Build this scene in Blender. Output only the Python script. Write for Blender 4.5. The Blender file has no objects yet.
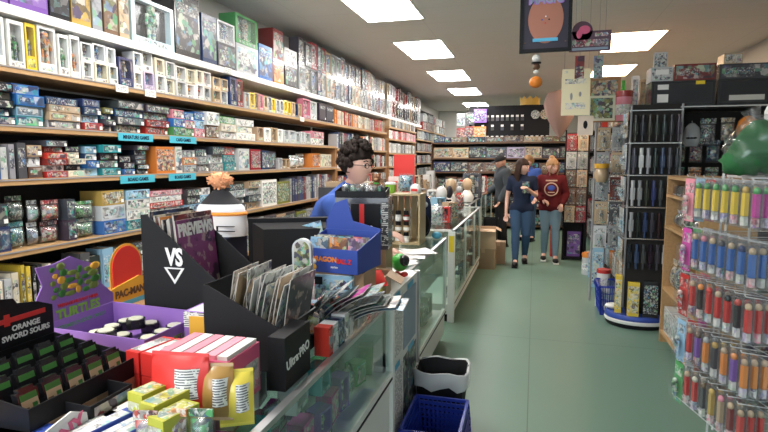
import bpy, bmesh, math, random
from mathutils import Vector, Matrix, Euler
PI = math.pi
C = bpy.context.scene.collection
sc = bpy.context.scene
rnd = random.Random(11)

# ---------------------------------------------------------------- camera
FPX, VPU, VPV, CAMH = 540.0, 535.0, 159.0, 1.6
_y = Vector(((VPU-384)/FPX, (216-VPV)/FPX, 1.0)).normalized()
_z = Vector((0, 1, -_y.y/_y.z)).normalized()
_x = Vector((_y.y*_z.z-_y.z*_z.y, _y.z*_z.x-_y.x*_z.z, _y.x*_z.y-_y.y*_z.x))
if _x.x < 0: _x = -_x
# rows of W: world axes expressed in (right, up, forward) camera coordinates
right = Vector((_x.x, _y.x, _z.x)); up = Vector((_x.y, _y.y, _z.y)); fwd = Vector((_x.z, _y.z, _z.z))
cd = bpy.data.cameras.new('camera'); cam = bpy.data.objects.new('camera', cd); C.objects.link(cam)
cd.sensor_fit = 'HORIZONTAL'; cd.sensor_width = 36; cd.lens = 36*FPX/768; cd.clip_start = .05
cam.matrix_world = Matrix(((right.x, up.x, -fwd.x, 0), (right.y, up.y, -fwd.y, 0), (right.z, up.z, -fwd.z, CAMH), (0, 0, 0, 1)))
sc.camera = cam
def ray(u, v): return right*((u-384)/FPX) + up*((216-v)/FPX) + fwd
O = Vector((0, 0, CAMH))
def onx(u, v, x): d = ray(u, v); return O + d*(x/d.x)
def ony(u, v, y): d = ray(u, v); return O + d*(y/d.y)
def onz(u, v, z): d = ray(u, v); return O + d*((z-CAMH)/d.z)

# ---------------------------------------------------------------- world, exposure, lights
w = bpy.data.worlds.new('world'); sc.world = w; w.use_nodes = True
w.node_tree.nodes['Background'].inputs[0].default_value = (.75, .85, 1, 1)
w.node_tree.nodes['Background'].inputs[1].default_value = 1.0
sc.view_settings.view_transform = 'Standard'; sc.view_settings.look = 'None'
sc.view_settings.gamma = 1; sc.view_settings.use_curve_mapping = False
sc.view_settings.exposure = 0.0
def area(name, loc, rot, sx, sy, power, col):
    l = bpy.data.lights.new(name, 'AREA'); l.shape = 'RECTANGLE'; l.size = sx; l.size_y = sy; l.energy = power; l.color = col
    o = bpy.data.objects.new(name, l); C.objects.link(o); o.location = loc; o.rotation_euler = rot; return o
area('shopfront_daylight', (-1.3, -2.45, 1.6), (PI/2, 0, 0), 2.8, 2.2, 95, (.86, .93, 1.0))
LAMP_L, LAMP_R = 28.0, 22.0      # emission of the ceiling diffusers
COL_L, COL_R = (1.0, .96, .91), (1.0, .70, .44)

# ---------------------------------------------------------------- materials
M = {}
def mat(name, col=(.8, .8, .8), rough=.5, metal=0., emit=0., trans=0., coat=0.):
    if name in M: return M[name]
    m = bpy.data.materials.new(name); m.use_nodes = True; b = m.node_tree.nodes['Principled BSDF']
    b.inputs['Base Color'].default_value = (*col, 1); b.inputs['Roughness'].default_value = rough
    b.inputs['Metallic'].default_value = metal; b.inputs['Coat Weight'].default_value = coat
    if emit: b.inputs['Emission Color'].default_value = (*col, 1); b.inputs['Emission Strength'].default_value = emit
    M[name] = m; return m
def N(m, t, **k):
    n = m.node_tree.nodes.new(t)
    for a, b in k.items(): setattr(n, a, b)
    return n
def mixc(m, fac, a, b, blend='MIX'):
    n = N(m, 'ShaderNodeMix', data_type='RGBA', blend_type=blend)
    for s, x in ((n.inputs[0], fac), (n.inputs[6], a), (n.inputs[7], b)):
        if isinstance(x, (tuple, float, int)): s.default_value = (*x, 1) if isinstance(x, tuple) else x
        else: m.node_tree.links.new(x, s)
    return n.outputs[2]
def mth(m, op, a, b=0.):
    n = N(m, 'ShaderNodeMath', operation=op)
    for s, x in ((n.inputs[0], a), (n.inputs[1], b)):
        if isinstance(x, (float, int)): s.default_value = x
        else: m.node_tree.links.new(x, s)
    return n.outputs[0]
def tint(name, rough=.5, coat=0.):            # plain surface in the object's own colour
    m = mat(name, rough=rough, coat=coat); i = N(m, 'ShaderNodeObjectInfo')
    m.node_tree.links.new(i.outputs['Color'], m.node_tree.nodes['Principled BSDF'].inputs['Base Color']); return m
def artwork(name, scale, busy, text=False, rough=.35, white=.25, dark=.3):
    """printed artwork: soft patches of the object's own colour, dark and pale areas and odd accents"""
    m = mat(name, rough=rough); L = m.node_tree.links.new
    i = N(m, 'ShaderNodeObjectInfo'); tc = N(m, 'ShaderNodeTexCoord')
    off = mth(m, 'MULTIPLY', i.outputs['Random'], 57.)
    va = N(m, 'ShaderNodeVectorMath', operation='ADD'); L(tc.outputs['Object'], va.inputs[0]); L(off, va.inputs[1])
    wn = N(m, 'ShaderNodeTexNoise'); wn.inputs['Scale'].default_value = scale*1.5; wn.inputs['Detail'].default_value = 2; L(va.outputs[0], wn.inputs['Vector'])
    vb = N(m, 'ShaderNodeVectorMath', operation='SCALE'); L(wn.outputs['Color'], vb.inputs[0]); vb.inputs['Scale'].default_value = .9/scale
    vc = N(m, 'ShaderNodeVectorMath', operation='ADD'); L(va.outputs[0], vc.inputs[0]); L(vb.outputs[0], vc.inputs[1])
    v1 = N(m, 'ShaderNodeTexVoronoi', feature='SMOOTH_F1'); v1.inputs['Scale'].default_value = scale*1.6; v1.inputs['Smoothness'].default_value = .25; L(vc.outputs[0], v1.inputs['Vector'])
    n1 = N(m, 'ShaderNodeTexNoise'); n1.inputs['Scale'].default_value = scale*1.1; n1.inputs['Detail'].default_value = 5; L(va.outputs[0], n1.inputs['Vector'])
    hs = N(m, 'ShaderNodeHueSaturation'); hs.inputs['Saturation'].default_value = .95; hs.inputs['Value'].default_value = .55; L(v1.outputs['Color'], hs.inputs['Color'])
    sep = N(m, 'ShaderNodeSeparateColor'); L(v1.outputs['Color'], sep.inputs[0])
    def soft(x, t, up=True):
        n = N(m, 'ShaderNodeMapRange'); n.inputs[1].default_value = t-.07; n.inputs[2].default_value = t+.07; L(x, n.inputs[0])
        n.inputs[3].default_value = 0. if up else 1.; n.inputs[4].default_value = 1. if up else 0.; return n.outputs[0]
    c = mixc(m, mth(m, 'MULTIPLY', soft(sep.outputs[0], busy, False), .65), i.outputs['Color'], hs.outputs[0])
    c = mixc(m, mth(m, 'MULTIPLY', soft(sep.outputs[1], dark, False), .75), c, (.03, .03, .04))
    c = mixc(m, mth(m, 'MULTIPLY', soft(sep.outputs[2], white, False), .6), c, (.7, .68, .64))
    c = mixc(m, mth(m, 'MULTIPLY', soft(n1.outputs[0], .62), .7), c, (.03, .03, .04))
    c = mixc(m, mth(m, 'MULTIPLY', soft(n1.outputs[0], .36, False), .5), c, (.65, .6, .55))
    if text:
        mp = N(m, 'ShaderNodeMapping'); mp.inputs['Scale'].default_value = (120, 120, 70); L(va.outputs[0], mp.inputs['Vector'])
        n2 = N(m, 'ShaderNodeTexNoise'); n2.inputs['Scale'].default_value = 1.; L(mp.outputs[0], n2.inputs['Vector'])
        c = mixc(m, mth(m, 'MULTIPLY', soft(n2.outputs[0], .6), .8), c, (.75, .75, .72))
    L(c, m.node_tree.nodes['Principled BSDF'].inputs['Base Color']); return m
def cover(name, scale=14):
    """glossy cover in the object's own colour with soft darker and paler shapes"""
    m = mat(name, rough=.3); L = m.node_tree.links.new; i = N(m, 'ShaderNodeObjectInfo'); tc = N(m, 'ShaderNodeTexCoord')
    va = N(m, 'ShaderNodeVectorMath', operation='ADD'); L(tc.outputs['Object'], va.inputs[0]); L(mth(m, 'MULTIPLY', i.outputs['Random'], 31.), va.inputs[1])
    n = N(m, 'ShaderNodeTexNoise'); n.inputs['Scale'].default_value = scale; n.inputs['Detail'].default_value = 3; L(va.outputs[0], n.inputs['Vector'])
    n2 = N(m, 'ShaderNodeTexNoise'); n2.inputs['Scale'].default_value = scale*2.2; n2.inputs['Detail'].default_value = 2; L(va.outputs[0], n2.inputs['Vector'])
    def st(x, t, k): 
        q = N(m, 'ShaderNodeMapRange'); q.inputs[1].default_value = t; q.inputs[2].default_value = t+.06; L(x, q.inputs[0]); q.inputs[4].default_value = k; return q.outputs[0]
    c = mixc(m, st(n.outputs[0], .53, .8), i.outputs['Color'], (.02, .02, .03)); c = mixc(m, st(n2.outputs[0], .57, .6), c, (.6, .45, .38)); c = mixc(m, st(n2.outputs['Color'], .66, .7), c, (.75, .74, .72))
    L(c, m.node_tree.nodes['Principled BSDF'].inputs['Base Color'])
def fineprint(name, paper, ink, sx=60, sz=160, thr=.55):
    """lines of small print"""
    m = mat(name, rough=.55); L = m.node_tree.links.new; tc = N(m, 'ShaderNodeTexCoord'); i = N(m, 'ShaderNodeObjectInfo')
    sx_ = N(m, 'ShaderNodeSeparateXYZ'); L(tc.outputs['Object'], sx_.inputs[0])
    ln = mth(m, 'FRACT', mth(m, 'MULTIPLY', sx_.outputs[2], sz)); ln = mth(m, 'GREATER_THAN', ln, .5)
    mp = N(m, 'ShaderNodeMapping'); mp.inputs['Scale'].default_value = (sx, sx, sz*.6); L(tc.outputs['Object'], mp.inputs['Vector'])
    n2 = N(m, 'ShaderNodeTexNoise'); n2.inputs['Scale'].default_value = 1.; L(mp.outputs[0], n2.inputs['Vector'])
    c = mixc(m, mth(m, 'MULTIPLY', ln, mth(m, 'GREATER_THAN', n2.outputs[0], thr-.1)), paper, ink)
    L(c, m.node_tree.nodes['Principled BSDF'].inputs['Base Color']); return m
def clear(name, tintc=(1, 1, 1), gloss=.12, rough=.05, haze=0.):
    """thin glass or clear plastic: transparent with a fresnel gloss"""
    m = bpy.data.materials.new(name); m.use_nodes = True; nt = m.node_tree; nt.nodes.clear(); M[name] = m
    o = nt.nodes.new('ShaderNodeOutputMaterial'); t = nt.nodes.new('ShaderNodeBsdfTransparent'); t.inputs[0].default_value = (*tintc, 1)
    g = nt.nodes.new('ShaderNodeBsdfGlossy'); g.inputs['Roughness'].default_value = rough
    f = nt.nodes.new('ShaderNodeLayerWeight'); f.inputs[0].default_value = .5
    a = mth(m, 'ADD', mth(m, 'MULTIPLY', mth(m, 'POWER', f.outputs['Facing'], 4.), .42), gloss)
    x = nt.nodes.new('ShaderNodeMixShader'); nt.links.new(a, x.inputs[0]); nt.links.new(t.outputs[0], x.inputs[1]); nt.links.new(g.outputs[0], x.inputs[2])
    last = x
    if haze:
        d = nt.nodes.new('ShaderNodeBsdfDiffuse'); d.inputs[0].default_value = (.85, .87, .88, 1)
        y = nt.nodes.new('ShaderNodeMixShader'); y.inputs[0].default_value = haze; nt.links.new(x.outputs[0], y.inputs[1]); nt.links.new(d.outputs[0], y.inputs[2]); last = y
    nt.links.new(last.outputs[0], o.inputs[0]); return m
tint('tint'); tint('tint_gloss', .25, .3); tint('cloth', .9)
artwork('art', 22, .45, False, .35, .14, .4); artwork('art_fine', 40, .5, False, .35, .2, .42); artwork('art_text', 28, .35, True, .35, .12, .34); artwork('art_calm', 12, .35, False, .4, .15, .3)
artwork('art_light', 26, .45, True, .4, .45, .12)
cover('cover'); mat('edge_paper', (.34, .32, .29), .8)
clear('glass', (.90, .97, .95), .04); clear('plastic', (.97, .98, .98), .06, .15, .02); clear('film', (.95, .96, .97), .07, .2, .03); clear('window', (.95, .96, .97), .015, .38)
mat('white_metal', (.78, .78, .76), .35); mat('white_paint', (.75, .75, .73), .5); mat('wall_paint', (.62, .61, .58), .8)
mat('dkgreen', (.04, .17, .03), .45); mat('olive', (.16, .22, .04), .5); mat('cream_paint', (.62, .62, .48), .5); mat('steel', (.45, .46, .47), .3, .7); mat('chrome', (.75, .76, .77), .25, .9); mat('black', (.012, .012, .014), .45); mat('black_matte', (.02, .02, .022), .8)
mat('black_gloss', (.012, .012, .014), .18); mat('dark_back', (.035, .033, .032), .8); mat('paper', (.82, .82, .8), .7)
mat('sticker', (.85, .85, .82), .6); mat('yellow_tag', (.85, .6, .03), .5); mat('red', (.62, .03, .025), .4); mat('teal_label', (.06, .45, .58), .5)
mat('grey', (.3, .3, .31), .5); mat('skin', (.55, .30, .21), .55); mat('skin_pale', (.66, .40, .32), .55); mat('hair_dark', (.018, .012, .01), .7)
mat('hair_brown', (.035, .02, .015), .6); mat('hair_fair', (.36, .2, .09), .6); mat('navy', (.018, .026, .055), .9); mat('maroon', (.11, .014, .018), .9)
mat('jeans', (.045, .09, .17), .9); mat('jeans_light', (.16, .25, .32), .9); mat('gold', (.6, .38, .06), .4); mat('inkblue', (.03, .07, .35), .5)
mat('purple', (.31, .16, .52), .5); mat('orange', (.75, .22, .02), .5); mat('green', (.05, .4, .05), .4); mat('yellow', (.8, .6, .03), .4)
mat('ghost_red', (.7, .035, .03), .5); mat('amber', (.75, .4, .04), .5); mat('pink', (.7, .12, .25), .45); mat('cyan', (.08, .4, .62), .45)
mat('lime', (.25, .5, .06), .45); mat('wire_white', (.72, .72, .73), .35, .2); mat('basket_blue', (.012, .035, .33), .4)
mat('plum', (.2, .03, .14), .45); mat('bluegrey', (.25, .32, .42), .5); mat('offwhite', (.62, .6, .55), .6); mat('brown', (.12, .06, .03), .6)
for _n in ('black', 'black_matte', 'dark_back', 'hair_dark', 'hair_brown', 'navy', 'maroon', 'jacket' if 'jacket' in M else 'black', 'jeans', 'jeans_light'): M[_n].node_tree.nodes['Principled BSDF'].inputs['Specular IOR Level'].default_value = .15
fineprint('print_paper', (.8, .8, .78), (.12, .12, .14)); fineprint('print_dark', (.03, .03, .035), (.6, .6, .58), 50, 110)
fineprint('pages', (.78, .74, .66), (.5, .46, .4), 4, 900, .4)
def wood(name, a, b, sc_=(1.5, 25, 25)):
    m = mat(name, rough=.45); L = m.node_tree.links.new; tc = N(m, 'ShaderNodeTexCoord'); mp = N(m, 'ShaderNodeMapping'); mp.inputs['Scale'].default_value = sc_
    L(tc.outputs['Object'], mp.inputs['Vector']); n = N(m, 'ShaderNodeTexNoise'); n.inputs['Scale'].default_value = 2.; n.inputs['Detail'].default_value = 5
    L(mp.outputs[0], n.inputs['Vector']); L(mixc(m, n.outputs[0], a, b), m.node_tree.nodes['Principled BSDF'].inputs['Base Color']); return m
wood('shelf_wood', (.36, .20, .085), (.60, .38, .18), (25, 1.5, 25)); wood('wood_dark', (.26, .13, .055), (.42, .24, .11), (25, 25, 1.5)); wood('crate_wood', (.38, .29, .15), (.58, .47, .28), (25, 25, 1.5))
wood('cardboard', (.36, .23, .13), (.42, .28, .17), (4, 4, 4)); wood('cardboard_pale', (.5, .33, .2), (.58, .4, .26), (4, 4, 4))
def surface(name, col, col2, scale, seam=None, rough=.5, seamcol=None, bump=0.):
    m = mat(name, rough=rough); L = m.node_tree.links.new; tc = N(m, 'ShaderNodeTexCoord'); n = N(m, 'ShaderNodeTexNoise'); n.inputs['Scale'].default_value = scale; n.inputs['Detail'].default_value = 6
    L(tc.outputs['Object'], n.inputs['Vector']); c = mixc(m, n.outputs[0], col, col2)
    if seam:
        b = N(m, 'ShaderNodeTexBrick'); b.offset = 0; b.inputs['Scale'].default_value = 1; b.inputs['Brick Width'].default_value = seam[0]; b.inputs['Row Height'].default_value = seam[1]; b.inputs['Mortar Size'].default_value = seam[2]
        L(tc.outputs['Object'], b.inputs['Vector']); c = mixc(m, b.outputs['Fac'], c, seamcol)
    L(c, m.node_tree.nodes['Principled BSDF'].inputs['Base Color'])
    L(mth(m, 'MULTIPLY_ADD' if False else 'ADD', mth(m, 'MULTIPLY', n.outputs[0], .2), rough-.1), m.node_tree.nodes['Principled BSDF'].inputs['Roughness']); return m
surface('floor_green', (.105, .185, .145), (.145, .235, .185), 1.1, (3.6, 2.44, .004), .42, (.07, .12, .095))
surface('ceiling_mat', (.72, .71, .69), (.76, .75, .73), 3, (1.22, .61, .004), .9, (.64, .63, .61))

# ---------------------------------------------------------------- mesh helpers
class MB:
    def __init__(s): s.v = []; s.f = []; s.m = []; s.s = []; s.T = None
    def add(s, vs, fs, mi=0, sm=False):
        o = len(s.v); s.v += [Vector(p) if s.T is None else s.T @ Vector(p) for p in vs]
        s.f += [[i+o for i in f] for f in fs]; s.m += [mi]*len(fs); s.s += [sm]*len(fs)
    def box(s, c, d, mi=0, rz=0, rx=0, ry=0, ch=0):
        x, y, z = d[0]/2, d[1]/2, d[2]/2; R = Euler((rx, ry, rz)).to_matrix(); c = Vector(c)
        s.add([c+R@Vector((a*x, b*y, e*z)) for e in (-1, 1) for a, b in ((-1, -1), (1, -1), (1, 1), (-1, 1))],
              [(3, 2, 1, 0), (4, 5, 6, 7), (0, 1, 5, 4), (1, 2, 6, 5), (2, 3, 7, 6), (3, 0, 4, 7)], mi)
    def b0(s, x0, x1, y0, y1, z0, z1, mi=0): s.box(((x0+x1)/2, (y0+y1)/2, (z0+z1)/2), (x1-x0, y1-y0, z1-z0), mi)
    def cyl(s, p, q, r, r2=None, n=10, mi=0, cap=True, sm=True):
        p, q = Vector(p), Vector(q); r2 = r if r2 is None else r2; a = (q-p).normalized()
        u = a.orthogonal().normalized(); w_ = a.cross(u)
        vs = [p+(u*math.cos(2*PI*i/n)+w_*math.sin(2*PI*i/n))*r for i in range(n)]+[q+(u*math.cos(2*PI*i/n)+w_*math.sin(2*PI*i/n))*r2 for i in range(n)]
        s.add(vs, [(i, (i+1) % n, n+(i+1) % n, n+i) for i in range(n)], mi, sm)
        if cap: s.add(vs, [list(range(n))[::-1], list(range(n, 2*n))], mi)
    def tube(s, pts, r, n=6, mi=0):
        for a, b in zip(pts, pts[1:]): s.cyl(a, b, r, r, n, mi)
    def sph(s, c, r, mi=0, n=10, k=7, fn=None):
        if not isinstance(r, (tuple, list)): r = (r, r, r)
        vs = []
        for j in range(k+1):
            t = PI*j/k
            for i in range(n):
                p = Vector((math.sin(t)*math.cos(2*PI*i/n), math.sin(t)*math.sin(2*PI*i/n), math.cos(t)))
                if fn: p = fn(p)
                vs.append((c[0]+p.x*r[0], c[1]+p.y*r[1], c[2]+p.z*r[2]))
        s.add(vs, [(j*n+i, (j+1)*n+i, (j+1)*n+(i+1) % n, j*n+(i+1) % n) for j in range(k) for i in range(n)], mi, True)
    def lathe(s, c, prof, n=14, mi=0, sx=1, sy=1):
        vs = [(c[0]+r*sx*math.cos(2*PI*i/n), c[1]+r*sy*math.sin(2*PI*i/n), c[2]+z) for r, z in prof for i in range(n)]; k = len(prof)
        s.add(vs, [(j*n+i, j*n+(i+1) % n, (j+1)*n+(i+1) % n, (j+1)*n+i) for j in range(k-1) for i in range(n)], mi, True)
        s.add(vs, [list(range(n))[::-1], list(range((k-1)*n, k*n))], mi)
    def prism(s, poly, y0, y1, mi=0):          # poly in x,z, extruded along y
        n = len(poly); vs = [(x, y0, z) for x, z in poly]+[(x, y1, z) for x, z in poly]
        s.add(vs, [list(range(n)), list(range(n, 2*n))[::-1]]+[(i, n+i, n+(i+1) % n, (i+1) % n) for i in range(n)], mi)
    def grid(s, fn, nu, nv, mi=0, sm=True):
        vs = [fn(i/nu, j/nv) for j in range(nv+1) for i in range(nu+1)]
        s.add(vs, [(j*(nu+1)+i, j*(nu+1)+i+1, (j+1)*(nu+1)+i+1, (j+1)*(nu+1)+i) for j in range(nv) for i in range(nu)], mi, sm)
    def build(s, name, mats, parent=None, col=None, fix=False):
        me = bpy.data.meshes.new(name); me.from_pydata([tuple(v) for v in s.v], [], s.f)
        for m in (mats if isinstance(mats, (list, tuple)) else [mats]): me.materials.append(M[m])
        me.polygons.foreach_set('material_index', s.m); me.polygons.foreach_set('use_smooth', s.s)
        if fix:
            bm = bmesh.new(); bm.from_mesh(me); bmesh.ops.remove_doubles(bm, verts=bm.verts, dist=1e-5); bmesh.ops.recalc_face_normals(bm, faces=bm.faces); bm.to_mesh(me); bm.free()
        return link(name, me, parent, col)
def link(name, data, parent=None, col=None):
    o = bpy.data.objects.new(name, data); C.objects.link(o)
    if parent is not None: o.parent = parent
    if col is not None: o.color = (*col, 1)
    return o
def tag(o, label, cat, group=None, loc=None, rz=None, kind=None):
    if label: o['label'] = label
    if cat: o['category'] = cat
    if group: o['group'] = group
    if kind: o['kind'] = kind
    if loc is not None: o.location = loc
    if rz is not None: o.rotation_euler = (0, 0, rz) if not isinstance(rz, tuple) else rz
    return o
def thing(name, label, cat, loc=(0, 0, 0), rz=0, group=None, col=None):
    return tag(link(name, None, None, col), label, cat, group, loc, rz)
def struct(name, mb, m, label=None):
    o = mb.build(name, m); o['kind'] = 'structure'
    if label: o['label'] = label
    return o
def words(parent, s, size, m, loc, rot=(PI/2, 0, 0), bold=.02, depth=.0006, name='lettering', sx=1., shear=0.):
    cu = bpy.data.curves.new(name, 'FONT'); cu.body = s; cu.size = size; cu.extrude = depth; cu.offset = bold*size; cu.align_x = 'CENTER'; cu.align_y = 'CENTER'; cu.shear = shear; cu.resolution_u = 3
    t = bpy.data.objects.new(name, cu); me = bpy.data.meshes.new_from_object(t); bpy.data.objects.remove(t); me.name = name; me.materials.clear(); me.materials.append(M[m])
    o = link(name, me, parent); o.location = loc; o.rotation_euler = rot; o.scale = (sx, 1, 1); return o
COL = {'white': (.78, .78, .76), 'cream': (.7, .64, .5), 'grey': (.32, .33, .35), 'pale grey': (.55, .57, .58), 'black': (.02, .02, .024), 'charcoal': (.06, .06, .07),
       'navy': (.025, .05, .13), 'blue': (.04, .14, .42), 'light blue': (.28, .5, .68), 'teal': (.04, .3, .34), 'green': (.07, .3, .1), 'dark green': (.03, .1, .06),
       'olive': (.2, .2, .06), 'yellow': (.75, .55, .06), 'orange': (.72, .25, .05), 'red': (.55, .04, .035), 'maroon': (.2, .03, .03), 'pink': (.7, .25, .32),
       'purple': (.2, .09, .38), 'lavender': (.5, .42, .62), 'brown': (.17, .1, .06), 'tan': (.48, .35, .22), 'gold': (.5, .33, .08), 'silver': (.5, .52, .54), 'dark red': (.3, .03, .03), 'magenta': (.5, .05, .3)}
def vary(c):
    c = COL[c] if isinstance(c, str) else c; k = rnd.uniform(.8, 1.2)
    return tuple(min(1, max(0, x*k+rnd.uniform(-.01, .01))) for x in c)
ORD = 'first second third fourth fifth sixth seventh eighth ninth tenth eleventh twelfth thirteenth fourteenth fifteenth sixteenth seventeenth eighteenth nineteenth twentieth'.split()
TENS = ['', '', 'twenty', 'thirty', 'forty', 'fifty', 'sixty', 'seventy', 'eighty', 'ninety']
def nth(i):
    if i <= 20: return ORD[i-1]
    t, r = divmod(i, 10)
    if r: return TENS[t]+'-'+ORD[r-1]
    return TENS[t][:-1]+'ieth'
LV = ['bottom', 'second up', 'third up', 'fourth up', 'fifth up', 'sixth up', 'seventh up', 'eighth up']

NM = ['one', 'two', 'three', 'four', 'five']
# ---------------------------------------------------------------- kinds of goods. Local frame: front faces -Y, origin at base centre
ARTS = ['art', 'art_fine', 'art_text', 'art_calm']
def toy_figure(mb, w, h, mi=0, mi2=1):          # a small humanoid, head over body, arms and legs
    s = min(w*2.1, h*1.05); mb.cyl((-.1*s, 0, 0), (-.08*s, 0, .42*s), .06*s, .075*s, 6, mi2); mb.cyl((.1*s, 0, 0), (.08*s, 0, .42*s), .06*s, .075*s, 6, mi2)
    mb.cyl((0, 0, .38*s), (0, 0, .72*s), .12*s, .15*s, 7, mi); mb.cyl((-.15*s, 0, .7*s), (-.22*s, -.03*s, .4*s), .05*s, .04*s, 5, mi); mb.cyl((.15*s, 0, .7*s), (.22*s, -.03*s, .4*s), .05*s, .04*s, 5, mi)
    mb.sph((0, 0, .84*s), .13*s, mi2, 7, 5)
def window_box(w, d, h, col, name='boxed_figure', split=False, ratio=.72, band=.18, fig=None, frame='tint_gloss'):
    """carton with a cut-out window in its front and a figure behind it"""
    b = MB(); t = w*(1-ratio)/2; zb = h*band; zt = h-max(.08*h, t*.6); y0 = -d/2; rec = min(d*.7, .05)
    b.b0(-w/2, w/2, y0+rec, d/2, 0, h); b.b0(-w/2, -w/2+t, y0, y0+rec, 0, h); b.b0(w/2-t, w/2, y0, y0+rec, 0, h)
    b.b0(-w/2+t, w/2-t, y0, y0+rec, 0, zb); b.b0(-w/2+t, w/2-t, y0, y0+rec, zt, h)
    b.b0(-w*.36, w*.36, y0-.0012, y0, zb*.2, zb*.8, 1)
    b.b0(-w/2+t, w/2-t, y0+rec-.002, y0+rec, zb, zt, 2)
    if not split:
        b.T = Matrix.Translation((0, y0+rec*.5, zb)); toy_figure(b, (w-2*t), zt-zb, 3, 4); b.T = None
    r = b.build(name, [frame, 'art_text', 'art_light' if sum(col) > 1 and rnd.random() < .6 else 'art_calm', 'art_fine', 'art_light'], None, col)
    if split:
        f = MB(); toy_figure(f, w-2*t, zt-zb); o = f.build('figure', ['art_fine', 'art_light'], r, fig or vary(rnd.choice(['tan', 'red', 'blue', 'brown', 'gold', 'grey', 'orange', 'green']))); o.location = (0, y0+rec*.5, zb)
        p = MB(); p.b0(-w/2+t, w/2-t, y0+.001, y0+.0018, zb, zt); p.build('window', 'window', r)
    return r
def carton(w, d, h, col, name='boxed_game', art='art', sticker=True, art2=None):
    b = MB(); b.b0(-w/2, w/2, -d/2, d/2, 0, h, 0); e = .0012
    b.b0(-w*.46, w*.46, -d/2-e, -d/2, h*.1, h*.9, 1)
    if h > w*.8: b.b0(-w*.4, w*.4, -d/2-2*e, -d/2-e, h*.68, h*.84, 2)
    else: b.b0(-w*.4, w*.1, -d/2-2*e, -d/2-e, h*.3, h*.72, 2)
    if sticker:
        s = min(.022, w*.25, h*.45); x = w*.46-s; b.b0(x, x+s, -d/2-3*e, -d/2-e, h*.12, h*.12+s, 3)
    return b.build(name, ['tint_gloss', art, art2 or 'art_text', 'sticker'], None, col)
def bookish(w, d, h, col, name='book'):      # spine towards the viewer
    b = MB(); b.b0(-w/2, w/2, -d/2, -d/2+.002, 0, h, 0); b.b0(-w/2, -w/2+.0015, -d/2, d/2, 0, h, 0); b.b0(w/2-.0015, w/2, -d/2, d/2, 0, h, 0)
    b.b0(-w/2+.0015, w/2-.0015, -d/2+.002, d/2-.004, .004, h-.004, 2); b.b0(-w*.36, w*.36, -d/2-.0008, -d/2, h*.3, h*.86, 1)
    return b.build(name, ['tint', 'art_text', 'pages'], None, col)
def blister(w, h, col, name='blister_pack', fat=.035, split=False):
    """hanging card with a clear bubble and a toy in it; origin at the hook hole"""
    b = MB(); b.b0(-w/2, w/2, 0, .0012, -h, .01, 0); b.b0(-w*.42, w*.42, -.0008, 0, -h*.3, -h*.06, 1); b.b0(-w*.44, w*.44, -.0008, 0, -h*.97, -h*.86, 1)
    b.T = Matrix.Translation((0, -fat*.5, -h*.82)); toy_figure(b, w*.62, h*.46, 2, 3); b.T = None
    r = b.build(name, ['tint', 'art_text', 'art_fine', 'art_light'], None, col)
    p = MB(); p.prism([(-w*.36, -h*.84), (w*.36, -h*.84), (w*.36, -h*.4), (w*.2, -h*.33), (-w*.2, -h*.33), (-w*.36, -h*.4)], -fat, -.001); p.build('bubble', 'plastic', r)
    return r
def bag(w, d, h, col, name='bagged_toy', header=True):
    """clear crinkled bag or shell with a toy in it and a header card"""
    k = rnd.random()*9; hh = h*(.84 if header else 1)
    def pil(q, s_):
        def f(a, c):
            e = (1-abs(2*a-1)**3)*(1-abs(2*c-1)**4); return ((a-.5)*w*q*.94*s_, -s_*d*.46*q*(e+.1*math.sin(9*a+k)*math.sin(7*c+k)*e), hh*(.5+(c-.5)*q*.97))
        return f
    b = MB(); b.grid(pil(.84, 1), 6, 6); b.grid(pil(.84, -1), 4, 4); r = b.build(name, rnd.choice(['art_fine', 'art', 'art_text']), None, col)
    c = MB(); c.grid(pil(1, 1), 7, 6); c.grid(pil(1, -1), 4, 4); c.build('clear_wrap', 'film', r)
    if header: g = MB(); g.b0(-w*.44, w*.44, -.003, .003, h*.82, h); g.build('header_card', 'art_text', r, vary(col))
    return r
GOODS = []
def put(o, label, cat, x, y, z, rz, group): tag(o, label, cat, group, (x, y, z), rz)

# ---------------------------------------------------------------- the room
XL, XR, YB, YF, ZC = -2.98, 2.75, 17.2, -2.5, 3.1
b = MB(); b.b0(XL-.1, XR+.1, YF-.1, YB+.1, -.1, 0); struct('floor', b, 'floor_green')
b = MB(); b.b0(XL-.1, XR+.1, YF-.1, YB+.1, ZC, ZC+.1); struct('ceiling', b, 'ceiling_mat')
b = MB(); b.b0(XL-.1, XL, YF, YB, 0, ZC); struct('wall_left', b, 'wall_paint')
b = MB(); b.b0(XR, XR+.1, YF, YB, 0, ZC); struct('wall_right', b, 'wall_paint')
b = MB(); b.b0(XL-.1, XR+.1, YB, YB+.1, 0, ZC); struct('wall_back', b, 'wall_paint')
b = MB(); b.b0(XL-.1, XR+.1, YF-.1, YF, 0, .4); b.b0(XL-.1, XR+.1, YF-.1, YF, 2.75, ZC); b.b0(XL-.1, -2.75, YF-.1, YF, .4, 2.75); b.b0(1.6, XR+.1, YF-.1, YF, .4, 2.75)
struct('wall_front', b, 'wall_paint')
b = MB(); b.b0(-2.75, 1.6, YF-.06, YF-.05, .4, 2.75); struct('window_1', b, 'glass')
b = MB(); b.b0(XL, XL+.012, YF, YB, 0, .1); struct('baseboard_left', b, 'brown')
b = MB(); b.b0(XL+.5, XR, YB-.012, YB, 0, .1); struct('baseboard_back', b, 'brown')
mat('diffuser_cool', COL_L, emit=LAMP_L); mat('diffuser_warm', COL_R, emit=LAMP_R)
LAMPS = [(-1.5, 2.9, 0), (-1.5, 5.25, 0), (-1.5, 7.55, 0), (-1.53, 9.95, 0), (-1.55, 12.35, 0), (-1.62, 15.4, 0), (1.15, 7.75, 1), (1.22, 10.15, 1), (1.2, 12.9, 1), (-1.5, .3, 0)]
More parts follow.
